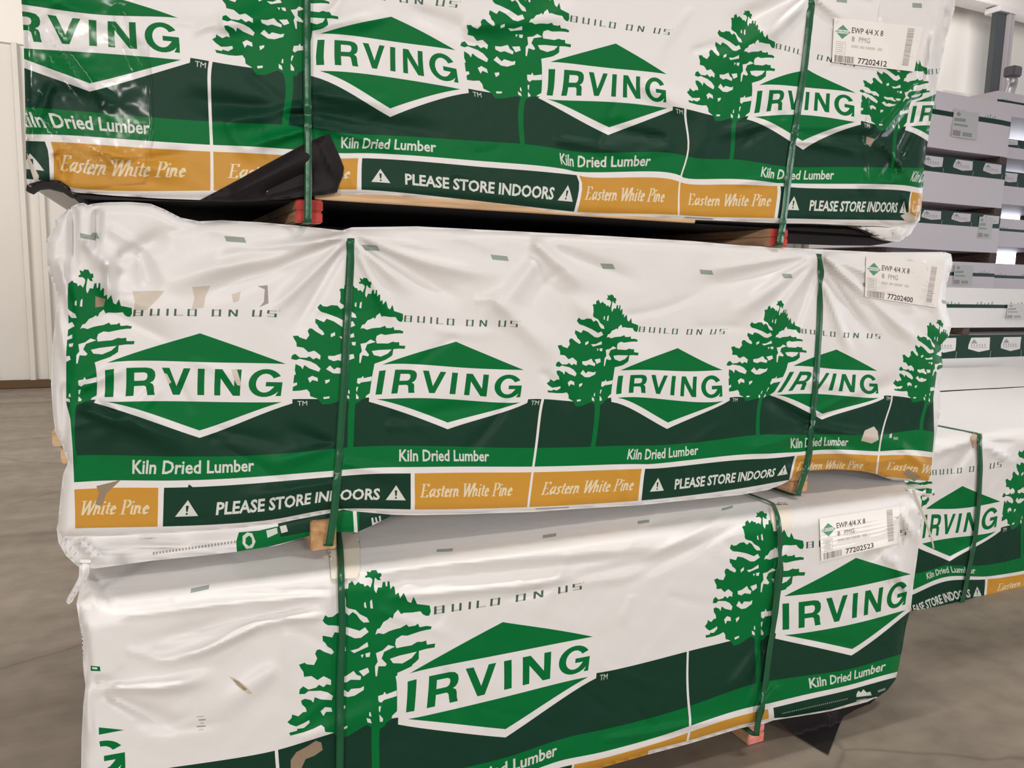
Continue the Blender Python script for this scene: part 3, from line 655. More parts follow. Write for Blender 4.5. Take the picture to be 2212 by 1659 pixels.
# sagging inner flap of the wrap below the printed edge
FL_OUT = [(150,1150),(420,1135),(620,1118),(760,1090),(850,1100),(842,1116),(800,1137),(773,1150),(735,1149),(690,1153),(640,1166),(600,1178),(510,1192),(420,1202),(330,1211),(250,1222),(205,1228),(170,1226),(142,1200),(126,1172),(122,1140),(135,1120)]
fl_s = Surf(YM + .035, FL_OUT, [(170,1165,230,1222,12,.014),(300,1160,480,1185,14,.010),(200,1190,600,1160,14,-.008),(140,1160,185,1215,9,-.012),(330,1200,560,1178,8,.008)], (20, .02), seed=5)
fl_sh = [px(G_, [(516,1150),(560,1146),(640,1128),(700,1112),(760,1096),(776,1100),(776,1150),(735,1150),(690,1152),(640,1166),(560,1186),(512,1196),(510,1170)]),
 px(D_, [(776,1100),(850,1100),(842,1116),(800,1137),(776,1148)]), px(D_, [(600,1130),(715,1108),(715,1140),(660,1150),(606,1160)]), px(W_, [(762,1100),(770,1100),(773,1150),(765,1150)]),
 px(LP_, [(802,1119),(806,1118),(808,1129),(812,1128),(810,1118),(813,1117),(816,1127),(820,1126),(818,1115),(822,1114),(824,1132),(804,1136)]),
 px(LP_, [(524,1158),(534,1150),(545,1152),(552,1170),(546,1184),(532,1186),(524,1174)], [(531,1162),(538,1157),(544,1162),(545,1174),(538,1180),(530,1174)]),
 px(LP_, [(575,1146),(598,1140),(600,1152),(578,1162)]), px(LP_, [(604,1137),(618,1134),(622,1148),(608,1152)])]
for k in range(26): fl_sh.append(px(KG_, [(330 + 7 * k, 1193 - 1.0 * k), (334 + 7 * k, 1192.5 - 1.0 * k), (334 + 7 * k, 1198 - 1.0 * k), (330 + 7 * k, 1198.5 - 1.0 * k)]))
fl = sheet('wrap_flap', FL_OUT, fl_sh, fl_s, 10, PAL, mid, thick=.25)
fl['label'] = 'loose grey flap folded under the wrap'
# curl at the right end under the gold band
ribbon('strap', [(757,515),(757,560),(753,640),(748,720),(744,820),(738,900),(733,980),(726,1060),(722,1110),(712,1170),(710,1180)], [17,17,17,17,17,17], lambda P, o: mid_s(P, o, False), M_STRAP, mid, yback=YM + 1.11)
ribbon('strap', [(1772,549),(1773,620),(1771,700),(1766,780),(1760,860),(1754,930),(1748,985),(1740,1020),(1729,1050),(1724,1066),(1723,1071)], [10,12,12,13,13,12], lambda P, o: mid_s(P, o, False), M_STRAP, mid, yback=YM + 1.11)
bx0, bx1 = at_y(672, 1150, YM + .02)[0], at_y(727, 1150, YM + .02)[0]
bearer(mid, bx0, bx1, YM + .02, YM + 1.08, .808, .884, M_OCH, 1)
bx0, bx1 = at_y(1709, 1050, YM + .02)[0], at_y(1745, 1050, YM + .02)[0]
bearer(mid, bx0, bx1, YM + .02, YM + 1.08, .808, .884, M_OCH, 2)
core(mid, .0, 2.33, YM + .05, YM + 1.05, .888, 1.56)
for (a, b, c, d) in ((113,930,150,965), (132,965,160,1003)):
    p, q = at_y(a, d, YM + .05), at_y(c, b, YM + .05); m = MB(); m.box(p[0], q[0], YM + .05, YM + .12, p[2], q[2], .003)
    o = m.build('board_end', [M_PINE], mid)
tag('shipping_tag', [(1871,553),(2040,573),(2024,665),(1868,641)], '77202400', 4, mid_s, mid)

# ------------------------------------------------------------------ TOP BUNDLE
YT = 1.90
top = empty('lumber_bundle', (0, YT, 1.607), 'top printed lumber bundle of the near stack, black corner folded over its gold band', 'lumber bundle')
TOP_OUT = [(28,-330),(42,-100),(46,0),(50,60),(52,130),(55,250),(56,330),(57,385),(62,400),(75,404),(95,394),(115,392),(140,402),(150,413),(165,416),(250,423),(350,429),(430,432),(560,430),(650,424),(700,421),(780,420),(850,424),(940,430),(1000,434),(1100,445),(1200,458),(1240,462),(1470,473),(1680,482),(1760,483),(1850,487),(1900,488),(1930,492),(1955,490),(1980,482),(1990,450),(1994,400),(1998,350),(2005,300),(2010,260),(2022,200),(2030,150),(2045,80),(2062,20),(2068,-50),(2080,-330)]
TOP_W = Warp([(2660,0,200,-22),(3170,185,382,38),(2315,185,47,9),(2315,428,54,105),(3170,428,390,130),(2660,605,194,179),(2660,650,194,196),(3225,430,409,131),(2400,770,66,232),(3750,410,618,152),(3750,770,616,270),
 (3320,410,456,133),(3320,905,457,313),(3320,1220,458,411),(2330,905,56,290),(3730,905,608,321),(2400,945,103,305),(2400,1220,112,392),(2560,1220,155,405),(4240,945,778,341),(4240,1220,776,409),
 (4420,0,845,36),(4935,185,984,108),(4935,428,995,193),(4420,605,843,233),(4420,650,843,251),(4985,430,1012,198),(3855,162,675,68),(3905,185,691,72),(3855,455,672,162),(4856,-127,987,10),(4030,-127,700,-24),
 (5310,410,1134,209),(5310,770,1129,311),(5310,-150,1146,20),(5590,-127,1232,40),(6416,-127,1446,70),(5980,0,1330,94),(5465,185,1189,133),(6495,185,1440,160),(5465,428,1181,215),(6495,428,1442,234),(5980,605,1316,274),(5980,650,1314,290),
 (5415,162,1169,128),(5415,455,1162,209),(6545,430,1452,235),(6640,410,1481,235),(6640,905,1472,379),(6640,1220,1466,464),(4060,905,734,331),(5750,905,1240,371),(6660,905,1473,384),(7560,905,1679,396),(9200,905,1988,406),
 (4060,770,734,287),(6400,770,1439,329),(7070,770,1580,344),(9150,770,2003,364),(5720,945,1249,378),(5720,1220,1243,457),(7560,945,1683,401),(7560,1220,1676,471),(8950,1220,1952,476),(5010,1220,1037,434),(5010,945,1040,360),
 (7070,410,1588,256),(7070,-462,1617,15),(7350,-127,1676,99),(7740,0,1746,151),(7225,185,1640,183),(8255,185,1849,201),(7225,428,1630,253),(8255,428,1847,264),(7740,605,1733,303),(7740,650,1735,322),(7175,162,1624,180),(7175,455,1613,256),
 (8305,430,1860,266),(8630,770,1928,362),(8630,410,1936,278),(8630,100,1950,215),(8735,455,1955,280),(8735,162,1968,217),(8820,-620,1981,11)])
FOLDS_T = [(1750,-20,1640,120,16,.008),(1750,-20,1560,60,18,-.008),(1755,-10,1850,60,16,.007),(1750,0,1500,180,24,.008),(1700,260,1500,300,16,.007),(1700,250,1560,330,18,-.006),(1712,300,1900,330,14,.008),(1712,290,1960,300,14,-.007),(1700,380,1560,400,10,.006),
 (665,230,430,270,18,.009),(668,250,360,210,22,-.008),(662,280,520,320,14,.009),(672,200,880,230,20,.008),(672,240,1000,300,22,-.006),(672,270,900,330,12,.007),(672,60,860,20,22,.007),(1000,60,1300,20,26,.007),(880,20,1180,140,34,-.005),
 (1440,300,1260,270,16,-.006),(1380,180,1560,260,26,.006),(470,60,620,20,26,.006),(90,130,300,250,26,.007),(110,180,60,330,14,.010),(120,330,150,400,12,-.008),(230,360,420,330,12,-.007),(200,320,420,390,18,.007),
 (1900,300,1980,400,10,.010),(1990,180,1860,340,10,.010),(2000,240,1900,430,9,-.010),(2020,60,1990,260,12,.010),(2045,20,2015,150,9,-.010),(1850,400,1985,380,10,.007),(1950,420,1985,480,9,.012),(1560,180,1480,420,30,.005),(1200,300,1420,340,16,.005)]
top_s = Surf(YT, TOP_OUT, FOLDS_T, (20, .022), seed=9, amp=.0020)
top_shapes = [(mi, TOP_W(V), E) for mi, V, E in (subdiv(s, 55) for s in pair_print(0, 3)) if V[:, 0].max() > 2100]
top_shapes += [px(W_, [(2000,500),(1960,484),(1985,470),(1991,440),(1992,404),(2000,404)]), px(S2_, [(1945,466),(1962,458),(1984,472),(1975,484),(1958,480)]),
 px(S_, [(1872,295),(1890,300),(1880,318),(1870,308)]), px(S2_, [(58,330),(66,345),(84,380),(82,396),(74,392),(60,350)]), px(K_, [(60,398),(95,388),(130,390),(150,404),(156,418),(60,418)]),
 px(D_, [(60,300),(62,300),(62,302),(60,302)])]
sheet('printed_wrap', TOP_OUT, top_shapes, top_s, 7.5, PAL, top, back=YT + 1.1, zlim=(1.674, 2.5))
ribbon('strap', [(664,-330),(663,-100),(663,0),(663,100),(664,200),(666,300),(666,400),(665,470),(665,480)], [17,16,16,16,16], lambda P, o: top_s(P, o + .012, False), M_STRAP, top, yback=YT + 1.11)
ribbon('strap', [(1768,-330),(1758,-60),(1754,0),(1748,60),(1738,150),(1728,210),(1720,270),(1710,330),(1704,380),(1696,450),(1690,490),(1684,530)], [14,14,14,14,14], lambda P, o: top_s(P, o, False), M_STRAP, top, yback=YT + 1.11)
bx0, bx1 = at_y(638, 460, YT + .01)[0], at_y(697, 460, YT + .01)[0]
bearer(top, bx0, bx1, YT + .01, YT + 1.08, 1.617, 1.672, M_RED, 2)
bx0, bx1 = at_y(1664, 510, YT + .01)[0], at_y(1703, 510, YT + .01)[0]
bearer(top, bx0, bx1, YT + .01, YT + 1.08, 1.617, 1.672, M_RED, 2)
core(top, .02, 2.30, YT + .06, YT + 1.05, 1.70, 2.30)
m = MB(); m.box(.36, 1.47, YT + .016, YT + 1.05, 1.6735, 1.6965, .002); o = m.build('bottom_board', [M_PINE], top)
m = MB(); m.box(.0, 2.32, YT + .035, YT + 1.07, 1.6722, 1.6733); m.build('underlay_sheet', [M_BLACK], top)
# black underlay corner folded up over the face
BF = [(428,434),(470,412),(515,388),(560,363),(610,336),(655,312),(690,296),(712,288),(722,312),(734,338),(743,362),(741,380),(733,398),(728,416),(700,421),(660,424),(620,430),(560,434),(500,436)]
bf_s = Surf(YT - .012, BF, [(500,420,700,320,20,.008),(560,425,720,360,22,-.008),(690,300,735,400,10,.006)], (14, .008), seed=12)
o = sheet('underlay_flap', BF, [], bf_s, 8, [M_BLACK], top, thick=.004); o['label'] = 'black underlay corner folded up'
o = sheet('underlay_edge', [(58,398),(66,404),(95,392),(125,394),(146,408),(158,420),(162,426),(150,424),(132,412),(100,404),(80,406),(66,416),(56,412)], [], Surf(YT - .004, [(58,398),(162,426)], [], None, seed=2), 8, [M_BLACK], top, thick=.05)
o['label'] = 'torn black underlay edge'
o = sheet('underlay_strip', [(150,419),(250,426),(350,432),(430,434),(560,432),(650,426),(690,426),(640,433),(560,435),(440,436),(350,434),(250,431),(200,430),(180,428)], [], Surf(YT + .02, [(58,398),(162,426)], [], None, seed=2), 8, [M_BLACK], top, thick=.9)
UH = [(1690,476),(1900,480),(1955,492),(1948,518),(1915,526),(1880,531),(1800,530),(1700,526)]  # black sheet added so the gap beside the right bearer stays dark
o = sheet('underlay_flap', UH, [], Surf(YT + .07, UH, [], None, seed=6), 8, [M_BLACK], top, thick=.004); o['label'] = 'black underlay edge added to keep the gap dark'
# crumpled wrap end hanging at the lower right
CR = [(1830,480),(1870,486),(1930,480),(1985,470),(1990,455),(1987,476),(1975,492),(1966,508),(1955,512),(1948,522),(1935,522),(1915,519),(1895,512),(1870,498),(1845,490)]
o = sheet('wrap_flap', CR, [px(GG_, [(1850,484),(1862,486),(1860,492),(1852,490)])], Surf(YT + .03, CR, [(1960,470,1915,505,7,.012),(1985,480,1950,515,6,-.010),(1930,500,1955,512,6,.012)], (12, .02), seed=4), 6, PAL, top, thick=.12)
o['label'] = 'crumpled wrap corner'
tag('shipping_tag', [(1802,38),(1993,58),(1975,155),(1797,134)], '77202412', 6, top_s, top)
# clear stretch film over both ends
FR = [(1860,470),(1862,300),(1880,120),(1905,-60),(2072,-60),(2063,20),(2046,80),(2031,150),(2023,200),(2011,260),(2006,300),(1999,350),(1995,400),(1992,450),(1980,482),(1930,490)]
fr_s = Surf(YT - .006, FR, [(1990,180,1860,340,12,.012),(2000,240,1880,430,10,-.010),(1900,300,1985,400,10,.012),(2040,20,2000,260,9,.010),(1990,100,2020,260,9,.01)], (16, .018), seed=21, amp=.003)
o = sheet('clear_film', FR, [], fr_s, 9, [M_FILM], top); o['label'] = 'clear stretch film over the right end'
FLF = [(45,-40),(300,-40),(330,100),(340,260),(320,400),(160,416),(62,404),(56,330),(55,250),(51,130),(46,20)]
fl2 = Surf(YT - .006, FLF, [(90,60,230,250,14,.012),(120,300,250,380,12,.012),(60,200,180,330,12,-.010),(250,20,330,200,14,.008)], (16, .015), seed=23, amp=.003)
o = sheet('clear_film', FLF, [], fl2, 9, [M_FILM], top); o['label'] = 'clear stretch film over the left end'

# ------------------------------------------------------------------ BOTTOM BUNDLE
YBt = 1.78
bot = empty('lumber_bundle', (0, YBt, 0), 'bottom lumber bundle of the near stack on the floor, wide blank left part', 'lumber bundle')
BOT_OUT = [(178,1222),(176,1250),(170,1285),(165,1305),(170,1335),(176,1380),(180,1450),(185,1480),(180,1520),(176,1600),(175,1700),(172,1950),(300,1927),(700,1818),(1100,1706),(1290,1661),(1400,1630),(1487,1607),(1600,1573),(1655,1562),(1670,1556),(1730,1547),(1797,1536),(1873,1517),(1893,1508),(1916,1492),(1934,1469),(1942,1437),(1950,1395),(1956,1357),(1968,1310),(1974,1255),(1982,1200),(1988,1150),(1988,1110),(1976,1072),(1962,1050),(1950,1035),(1800,1015),(1600,1032),(1400,1052),(1000,1085),(700,1110),(400,1150),(200,1180)]
BOT_W = Warp([(0,0,1086,1344),(-515,185,886,1453),(515,185,1281,1375),(-515,428,880,1555),(515,428,1271,1462),(0,605,1092,1574),(0,650,1092,1591),(-565,160,857,1455),(-565,455,860,1562),(565,430,1288,1462),(-390,-127,938,1319),(436,-127,1255,1266),
 (-680,410,812,1561),(-680,-462,808,1222),(-1145,410,597,1621),(-860,410,728,1581),(-590,410,850,1551),(-1850,185,266,1577),(-1850,300,271,1625),(1210,410,1486,1407),(1500,410,1560,1389),(1210,770,1488,1526),(0,770,1092,1637),(1059,770,1440,1541),
 (1210,905,1491,1568),(215,905,1170,1657),(1059,905,1440,1586),(310,868,1202,1632),(1760,410,1637,1372),(1760,-462,1643,1097),(1760,770,1638,1475),(2440,0,1849,1205),(1925,185,1694,1288),(2955,185,1968,1240),(1925,428,1694,1373),(2955,428,1956,1318),
 (2440,605,1841,1401),(2440,650,1839,1415),(1875,160,1674,1279),(1875,455,1674,1377),(2050,-127,1742,1178),(1820,770,1654,1472),(2850,770,1948,1413),(1850,905,1662,1520),(2480,905,1845,1477),(2830,905,1940,1451),(2090,868,1750,1487),(2750,868,1910,1448),
 (-340,-618,961,1189),(260,-618,1187,1157),(890,-618,1390,1127),(1520,-618,1571,1098),(-1540,-618,432,1272),(700,945,1291,1641),(1850,945,1664,1530)], 4e-3)
bs = [rect(D_, -1790, 410, 4000, 771), rect(G_, -2600, 770, 4000, 905), rect(D_, -2600, 945, 480, 1222), rect(O_, 500, 945, 1835, 1500), rect(D_, 1870, 945, 3600, 1135)]
bs += tree_shapes(-680) + tree_shapes(1760) + logo_shapes(0) + logo_shapes(2440) + [s for s in logo_shapes(-2360, False, False, False) if True]
for q in (-1540, -340, 260, 890, 1520): bs.append(rect(GG_, q - 42, -635, q + 42, -600))
for q in (-1145, 1210): bs.append(rect(W_, q - 8, 405, q + 8, 1500))
bot_shapes = [(mi, BOT_W(V), E) for mi, V, E in (subdiv(s, 50) for s in bs)]
bot_shapes += [px(W_, [(150,1480),(213,1560),(214,1600),(226,1662),(150,1662)]), px(W_, [(271,1480),(330,1480),(330,1640),(280,1660),(275,1662),(271,1600)]),
 px(G_, [(196,1438),(216,1440),(217,1450),(196,1449)]), px(W_, [(199,1441),(210,1442),(210,1446),(199,1445)]),
 px(S2_, [(494,1461),(506,1464),(530,1480),(545,1498),(538,1500),(518,1488)]), px(S_, [(502,1466),(516,1472),(534,1489),(528,1492),(512,1480)]),
 px(S_, [(628,1642),(640,1625),(664,1612),(682,1600),(694,1604),(697,1620),(680,1632),(660,1640),(650,1662),(628,1662)]),
 px(W_, [(1666,1530),(1672,1552),(1660,1556),(1662,1532)]), px(W_, [(1664,1552),(1700,1549),(1797,1532),(1860,1513),(1895,1505),(1895,1540),(1664,1575)]),
 px(W_, [(1400,1622),(1487,1600),(1600,1566),(1662,1552),(1662,1575),(1600,1585),(1400,1645)]),
 px(LP_, [(1850,1500),(1854,1492),(1860,1496),(1865,1489),(1872,1496),(1880,1494),(1883,1502),(1850,1506)]), px(GG_, [(1896,1492),(1912,1486),(1913,1490),(1897,1496)]), px(GG_, [(1850,1512),(1872,1508),(1872,1511),(1850,1515)])]
for k in range(5):
    bot_shapes.append(px(KG_ if k % 2 else L_, [(425 + 4 * (k % 3), 1547 + 7 * k), (440 + 4 * (k % 2), 1546 + 7 * k), (440 + 4 * (k % 2), 1549 + 7 * k), (425 + 4 * (k % 3), 1550 + 7 * k)]))
for k in range(34): bot_shapes.append(px(GG_, [(1690 + 4.2 * k, 1540 - .95 * k), (1692 + 4.2 * k, 1539.5 - .95 * k), (1692 + 4.2 * k, 1542 - .95 * k), (1690 + 4.2 * k, 1542.5 - .95 * k)]))
FOLDS_B = [(700,1285,300,1320,10,.007),(690,1300,250,1400,14,-.006),(700,1330,420,1400,14,.007,-15),(720,1275,420,1290,8,-.007),(560,1350,300,1440,14,.010,12),(230,1480,480,1450,16,.012,-18),(230,1500,400,1580,18,-.009),(200,1470,330,1490,10,-.009),
 (780,1240,1500,1150,12,.007),(800,1265,1480,1190,10,-.006),(850,1290,1500,1230,14,.006),(980,1220,1450,1180,8,.006),(1100,1290,1600,1160,16,-.005),(600,1440,440,1560,30,.006),(260,1330,560,1300,9,.006),
 (1560,1120,1350,1230,10,.006),(1600,1130,1300,1290,12,-.005),(1700,1180,1640,1330,12,.006),(1660,1330,1600,1560,14,-.008),(1640,1400,1560,1520,16,.006),(1680,1480,1620,1560,12,.008),
 (1860,1190,1960,1160,8,.010),(1870,1210,1980,1140,10,-.008),(1930,1200,1975,1330,9,.010),(1940,1100,1985,1180,8,.013),(1950,1080,1940,1240,7,-.012),(1920,1250,1960,1300,9,-.010),(1900,1180,1930,1230,8,.008),
 (185,1240,215,1330,8,.012),(200,1240,260,1330,10,-.009),(178,1350,196,1480,7,-.010),(184,1480,200,1640,8,.009),(1300,1600,1640,1540,10,.006),(640,1600,900,1500,24,.004)]
bot_s = Surf(YBt, BOT_OUT, FOLDS_B, (22, .03), box=(.790, .05), seed=14, amp=.0018)
sheet('printed_wrap', BOT_OUT, bot_shapes, bot_s, 7.5, PAL, bot, back=YBt + 1.15, zlim=(.075, .794))
# the top of the wrap is wider than the stack above: straps with card corner pads
c1 = [(703,1165),(730,1155),(768,1150),(776,1165),(777,1200),(777,1235),(772,1248),(742,1250),(716,1250),(715,1235),(712,1200)]
o = sheet('corner_pad', c1, [], lambda P: bot_s(P, .007, False), 7, [M_CARD], bot, thick=.004)
c2 = [(1664,1100),(1676,1085),(1700,1086),(1712,1095),(1711,1135),(1710,1144),(1684,1146),(1672,1148),(1668,1125)]
o = sheet('corner_pad', c2, [], lambda P: bot_s(P, .007, False), 7, [M_CARD], bot, thick=.004)
ribbon('strap', [(730,1150),(733,1170),(736,1200),(737,1240),(738,1300),(740,1360),(737,1430),(735,1500),(735,1580),(734,1659),(733,1720),(732,1806)], [15,15,15,16,16,16], lambda P, o: bot_s(P, o + .013, False), M_STRAP, bot, yback=YBt + 1.16)
ribbon('strap', [(1668,1088),(1676,1098),(1681,1115),(1684,1140),(1686,1180),(1684,1230),(1680,1280),(1672,1340),(1663,1400),(1655,1470),(1645,1530),(1637,1560),(1634,1590)], [9,11,13,13,13,12,12], lambda P, o: bot_s(P, o + .013, False), M_STRAP, bot, yback=YBt + 1.16)
bx0, bx1 = at_y(1618, 1580, YBt + .045)[0], at_y(1652, 1580, YBt + .045)[0]
bearer(bot, bx0, bx1, YBt + .045, YBt + 1.1, .001, .073, M_PINK, 2)
bx0, bx1 = at_y(700, 1850, YBt + .045)[0], at_y(748, 1850, YBt + .045)[0]
bearer(bot, bx0, bx1, YBt + .045, YBt + 1.1, .001, .073, M_PINK, 2)
core(bot, -.06, 2.22, YBt + .05, YBt + 1.1, .078, .74)
tag('shipping_tag', [(1770,1120),(1942,1093),(1946,1172),(1774,1212)], '77202523', 8, bot_s, bot)
# wrap knot hanging at the left corner
kn = [(172,1215),(195,1216),(192,1240),(182,1262),(168,1280),(156,1300),(148,1306),(143,1300),(150,1288),(160,1270),(170,1250)]
o = sheet('wrap_tail', kn, [], Surf(YBt + .01, kn, [(182,1225,150,1300,5,.01)], (8, .012), seed=2), 6, [MW], bot, thick=.02)
kn = [(1956,1056),(1985,1056),(2010,1054),(2020,1062),(2008,1075),(1992,1072),(1990,1098),(1992,1120),(1984,1128),(1968,1110),(1955,1080)]
o = sheet('wrap_tail', kn, [px(G_, [(1962,1040),(1985,1048),(2000,1056),(1992,1062),(1975,1056)]), px(G_, [(2000,1054),(2014,1056),(2012,1066),(2000,1066)]), px(G_, [(1988,1072),(1996,1070),(2000,1078),(1990,1080)])], Surf(YBt + .08, kn, [(1960,1050,1985,1115,7,.016),(1990,1050,1975,1090,6,-.012)], (10, .02), seed=2), 6, PAL, bot, thick=.06)
tw = [(1972,1058),(1984,1085),(2000,1125),(2012,1160),(2018,1185)]
ribbon('loose_tie', tw, [7,6,4,3], Surf(YBt + .02, [(1960,1050),(2020,1190)], [], None, seed=2, amp=.0003), MS2, bot, off=0)
# black underlay corner hanging down to the floor
ub = [(1676,1552),(1800,1532),(1872,1512),(1893,1508),(1880,1520),(1846,1534),(1822,1548),(1812,1570),(1800,1602),(1789,1629),(1770,1618),(1740,1600),(1705,1580)]
us = Surf(YBt + .03, ub, [(1800,1540,1785,1620,12,.008)], None, seed=3)
def us2(P, off=0, pillow=True):
    q = us(P, off); low = q[:, 2] < .006
    if low.any():
        d = rays(P[low]); q[low] = CAM + d * ((.006 - CAM[2]) / d[:, 2])[:, None]
    return q
o = sheet('underlay_flap', ub, [], us2, 8, [M_BLACK], bot); o['label'] = 'black underlay corner touching the floor'

# ------------------------------------------------------------------ NEXT STACK, right foreground
YG = 2.37
gb = empty('lumber_bundle', (3.2, YG, 0), 'printed lumber bundle on the floor right of the near stack, cut by the picture edge', 'lumber bundle')
G_OUT = [(1900,960),(1900,1334),(1960,1323),(2000,1325),(2075,1317),(2128,1300),(2212,1283),(2360,1248),(2520,1206),(2520,930),(2512,880),(2480,862),(2212,868),(2000,868),(1900,880)]
G_W = Warp([(0,0,2079,1050),(515,185,2161,1083),(-515,185,2000,1099),(515,428,2151,1149),(0,605,2052,1200),(0,650,2052,1213),(-565,455,1984,1183),(565,430,2163,1143),(900,410,2212,1131),(-700,770,1960,1242),(0,770,2045,1220),(900,770,2212,1203),
 (-690,905,1966,1277),(400,905,2127,1246),(900,905,2212,1233),(410,945,2130,1251),(400,1220,2125,1298),(900,1220,2212,1276),(-390,-127,2014,1021),(436,-127,2163,1003),(0,1220,2073,1308)], 5e-3)
gs = [rect(D_, -1500, 410, 3300, 771), rect(G_, -1500, 770, 3300, 905), rect(O_, 430, 945, 2000, 1222), rect(D_, 2030, 945, 3300, 1222)] + dark_box(-1080, 400) + script_shapes('Eastern White Pine', 560, 1300, 1124, 98, GL_)
gs += tree_shapes(-680) + tree_shapes(880) + logo_shapes(0) + logo_shapes(1560)
g_shapes = [(mi, G_W(V), E) for mi, V, E in (subdiv(s, 60) for s in gs)]
G_F = [(2112,945,2000,985,10,.012),(2110,950,2040,1040,9,-.010),(2114,950,2200,1010,9,.010),(2116,955,2212,960,10,-.010),(2110,945,1990,960,7,.008),(2100,1180,2030,1240,9,.008)]
g_s = Surf(YG, G_OUT, G_F, (16, .02), box=(.815, .06), seed=31, amp=.003)
sheet('printed_wrap', G_OUT, g_shapes, g_s, 10, PAL, gb, back=YG + 1.15, zlim=(.06, .814))
ribbon('strap', [(2116,938),(2117,960),(2119,1000),(2117,1050),(2113,1110),(2107,1160),(2098,1210),(2090,1250),(2082,1290),(2076,1308)], [8,9,9,9,9], lambda P, o: g_s(P, o + .010, False), M_STRAP, gb, yback=YG + 1.16)
cp = [(2098,944),(2106,934),(2122,936),(2122,948),(2114,962),(2104,968),(2100,958)]
o = sheet('corner_pad', cp, [], lambda P: g_s(P, .006, False), 6, [mat('brown_card', (.52, .36, .26), .6)], gb, thick=.004)
bx0, bx1 = at_y(2062, 1312, YG + .03)[0], at_y(2086, 1312, YG + .03)[0]
bearer(gb, bx0, bx1, YG + .03, YG + 1.1, .001, .058, M_PINK, 1)
core(gb, at_y(1930, 1200, YG)[0], 5.0, YG + .05, YG + 1.1, .065, .76)

def plain_bundle(name, x0, x1, y0, y1, z0, z1, label, group, sh, mats, cell=.25, gap_h=.07, tagx=None):
    """bundle farther off: printed front sheet with real depth, bearers under it"""
    r = empty(name, ((x0 + x1) / 2, y0, z0 - gap_h), label, 'lumber bundle', group)
    def lift(P):
        X = np.asarray(P, float); yy = y0 + .004 * np.sin(X[:, 0] * 5.1 + z0 * 9) + .003 * np.sin(X[:, 1] * 23 + X[:, 0] * 3)
        e = np.minimum(np.minimum(X[:, 0] - x0, x1 - X[:, 0]), np.minimum(X[:, 1] - z0, z1 - X[:, 1])); e = np.clip(e / .03, 0, 1)
        return np.stack([X[:, 0], yy + .02 * (1 - np.sqrt(np.maximum(0, 1 - (1 - e) ** 2))), X[:, 1]], 1)
    sheet('printed_wrap', [(x0, z0), (x1, z0), (x1, z1), (x0, z1)], sh, lift, cell, mats, r, back=y1)
    for fx in (.12, .955):
        bx = x0 + (x1 - x0) * fx; bearer(r, bx - .045, bx + .045, y0 + .02, y1 - .02, z0 - gap_h, z0 - .001, M_SHADEW, 1, M_SHADEW)
    return r
def far_print(x0, x1, z0, z1, pitch=.62, seed=0, top=.30, mode=0):
    """thin bundles show only part of the print: a row of marks, a green band, then blank wrap"""
    s = []; H = z1 - z0; zb = z1 - H * top; zd = z1 - H * top * .42
    s.append(rect(D_, x0 - .1, zb, x1 + .1, zd if mode == 0 else zb + H * .09))
    if mode == 0:
        s.append(rect(D_, x0 - .1, zb, x1 + .1, z1))
    x = x0 + .08 + (seed * .37) % .3
    k = 0
    while x < x1 + .3:
        w, h = pitch * .64, H * top * .72; cz = zb + H * top * .56
        if mode == 0:
            s.append(loop(W_, [(x, cz), (x + w * .12, cz + h * .46), (x + w, cz + h * .46), (x + w, cz - h * .30), (x + w * .5, cz - h * .42), (x, cz - h * .22)]))
            s.append(loop(GG_, [(x + w * .10, cz + h * .1), (x + w * .25, cz + h * .38), (x + w * .42, cz + h * .1)]))
            s.append(text_shape('IRVING', x + w * .1, x + w * .88, -1, .001, GG_) if False else rect(GG_, x + w * .12, cz - h * .16, x + w * .86, cz - h * .13))
            for q in range(6): s.append(rect(GG_, x + w * (.12 + q * .125), cz - h * .08, x + w * (.165 + q * .125), cz + h * .06))
            s.append(rect(L_, x + w * 1.06, zb - H * .03, x + w * 1.075, zb + H * top * .3))
        else:
            for q in range(5):
                s.append(rect(GG_, x + q * .05, zb + H * .09, x + q * .05 + .02, zb + H * (.12 + .02 * ((q + k) % 3))))
        x += pitch; k += 1
    return s
GGm = MGG
MGG2 = mat('far_tag', (.62, .61, .62), .5)
def far_tag(r, x, z, w, h, y):
    f = lambda V: np.stack([x + np.asarray(V)[:, 0] * w, np.full(len(V), y - .006), z - np.asarray(V)[:, 1] * h], 1)
    return sheet('shipping_tag', [(0, 0), (1, 0), (1, 1), (0, 1)], [loop(2, [(.05, .3), (.5, .28), (.5, .4), (.05, .42)]), rect(2, .05, .5, .6, .58), rect(1, .04, .75, .34, .95), rect(2, .42, .78, .8, .93), loop(1, [(.1, .15), (.2, .05), (.3, .15), (.2, .24)])], f, .5, [MGG2, MKG, GGm], r)
# second bundle directly behind it
b2 = plain_bundle('lumber_bundle', 3.35, 7.2, YG + 1.22, YG + 2.3, .075, .80, 'white wrapped bundle behind the right-hand floor bundle, blank top showing', None, far_print(3.35, 7.2, .075, .80, .8, 1, .5), PAL)
plain_bundle('lumber_bundle', .15, 2.2, 3.06, 4.1, .075, .80, 'unseen wrapped bundle added at floor level directly behind the near stack', None, [], PAL)  # rear bundles added out of view to block light behind the gap
plain_bundle('lumber_bundle', .15, 2.2, 3.06, 4.1, .875, 1.56, 'unseen wrapped bundle added at mid height directly behind the near stack', None, [], PAL)
plain_bundle('lumber_bundle', .15, 2.2, 3.06, 4.1, 1.635, 2.3, 'wrapped bundle added behind the near stack, closing the dark gap under its top bundle', None, [], PAL)
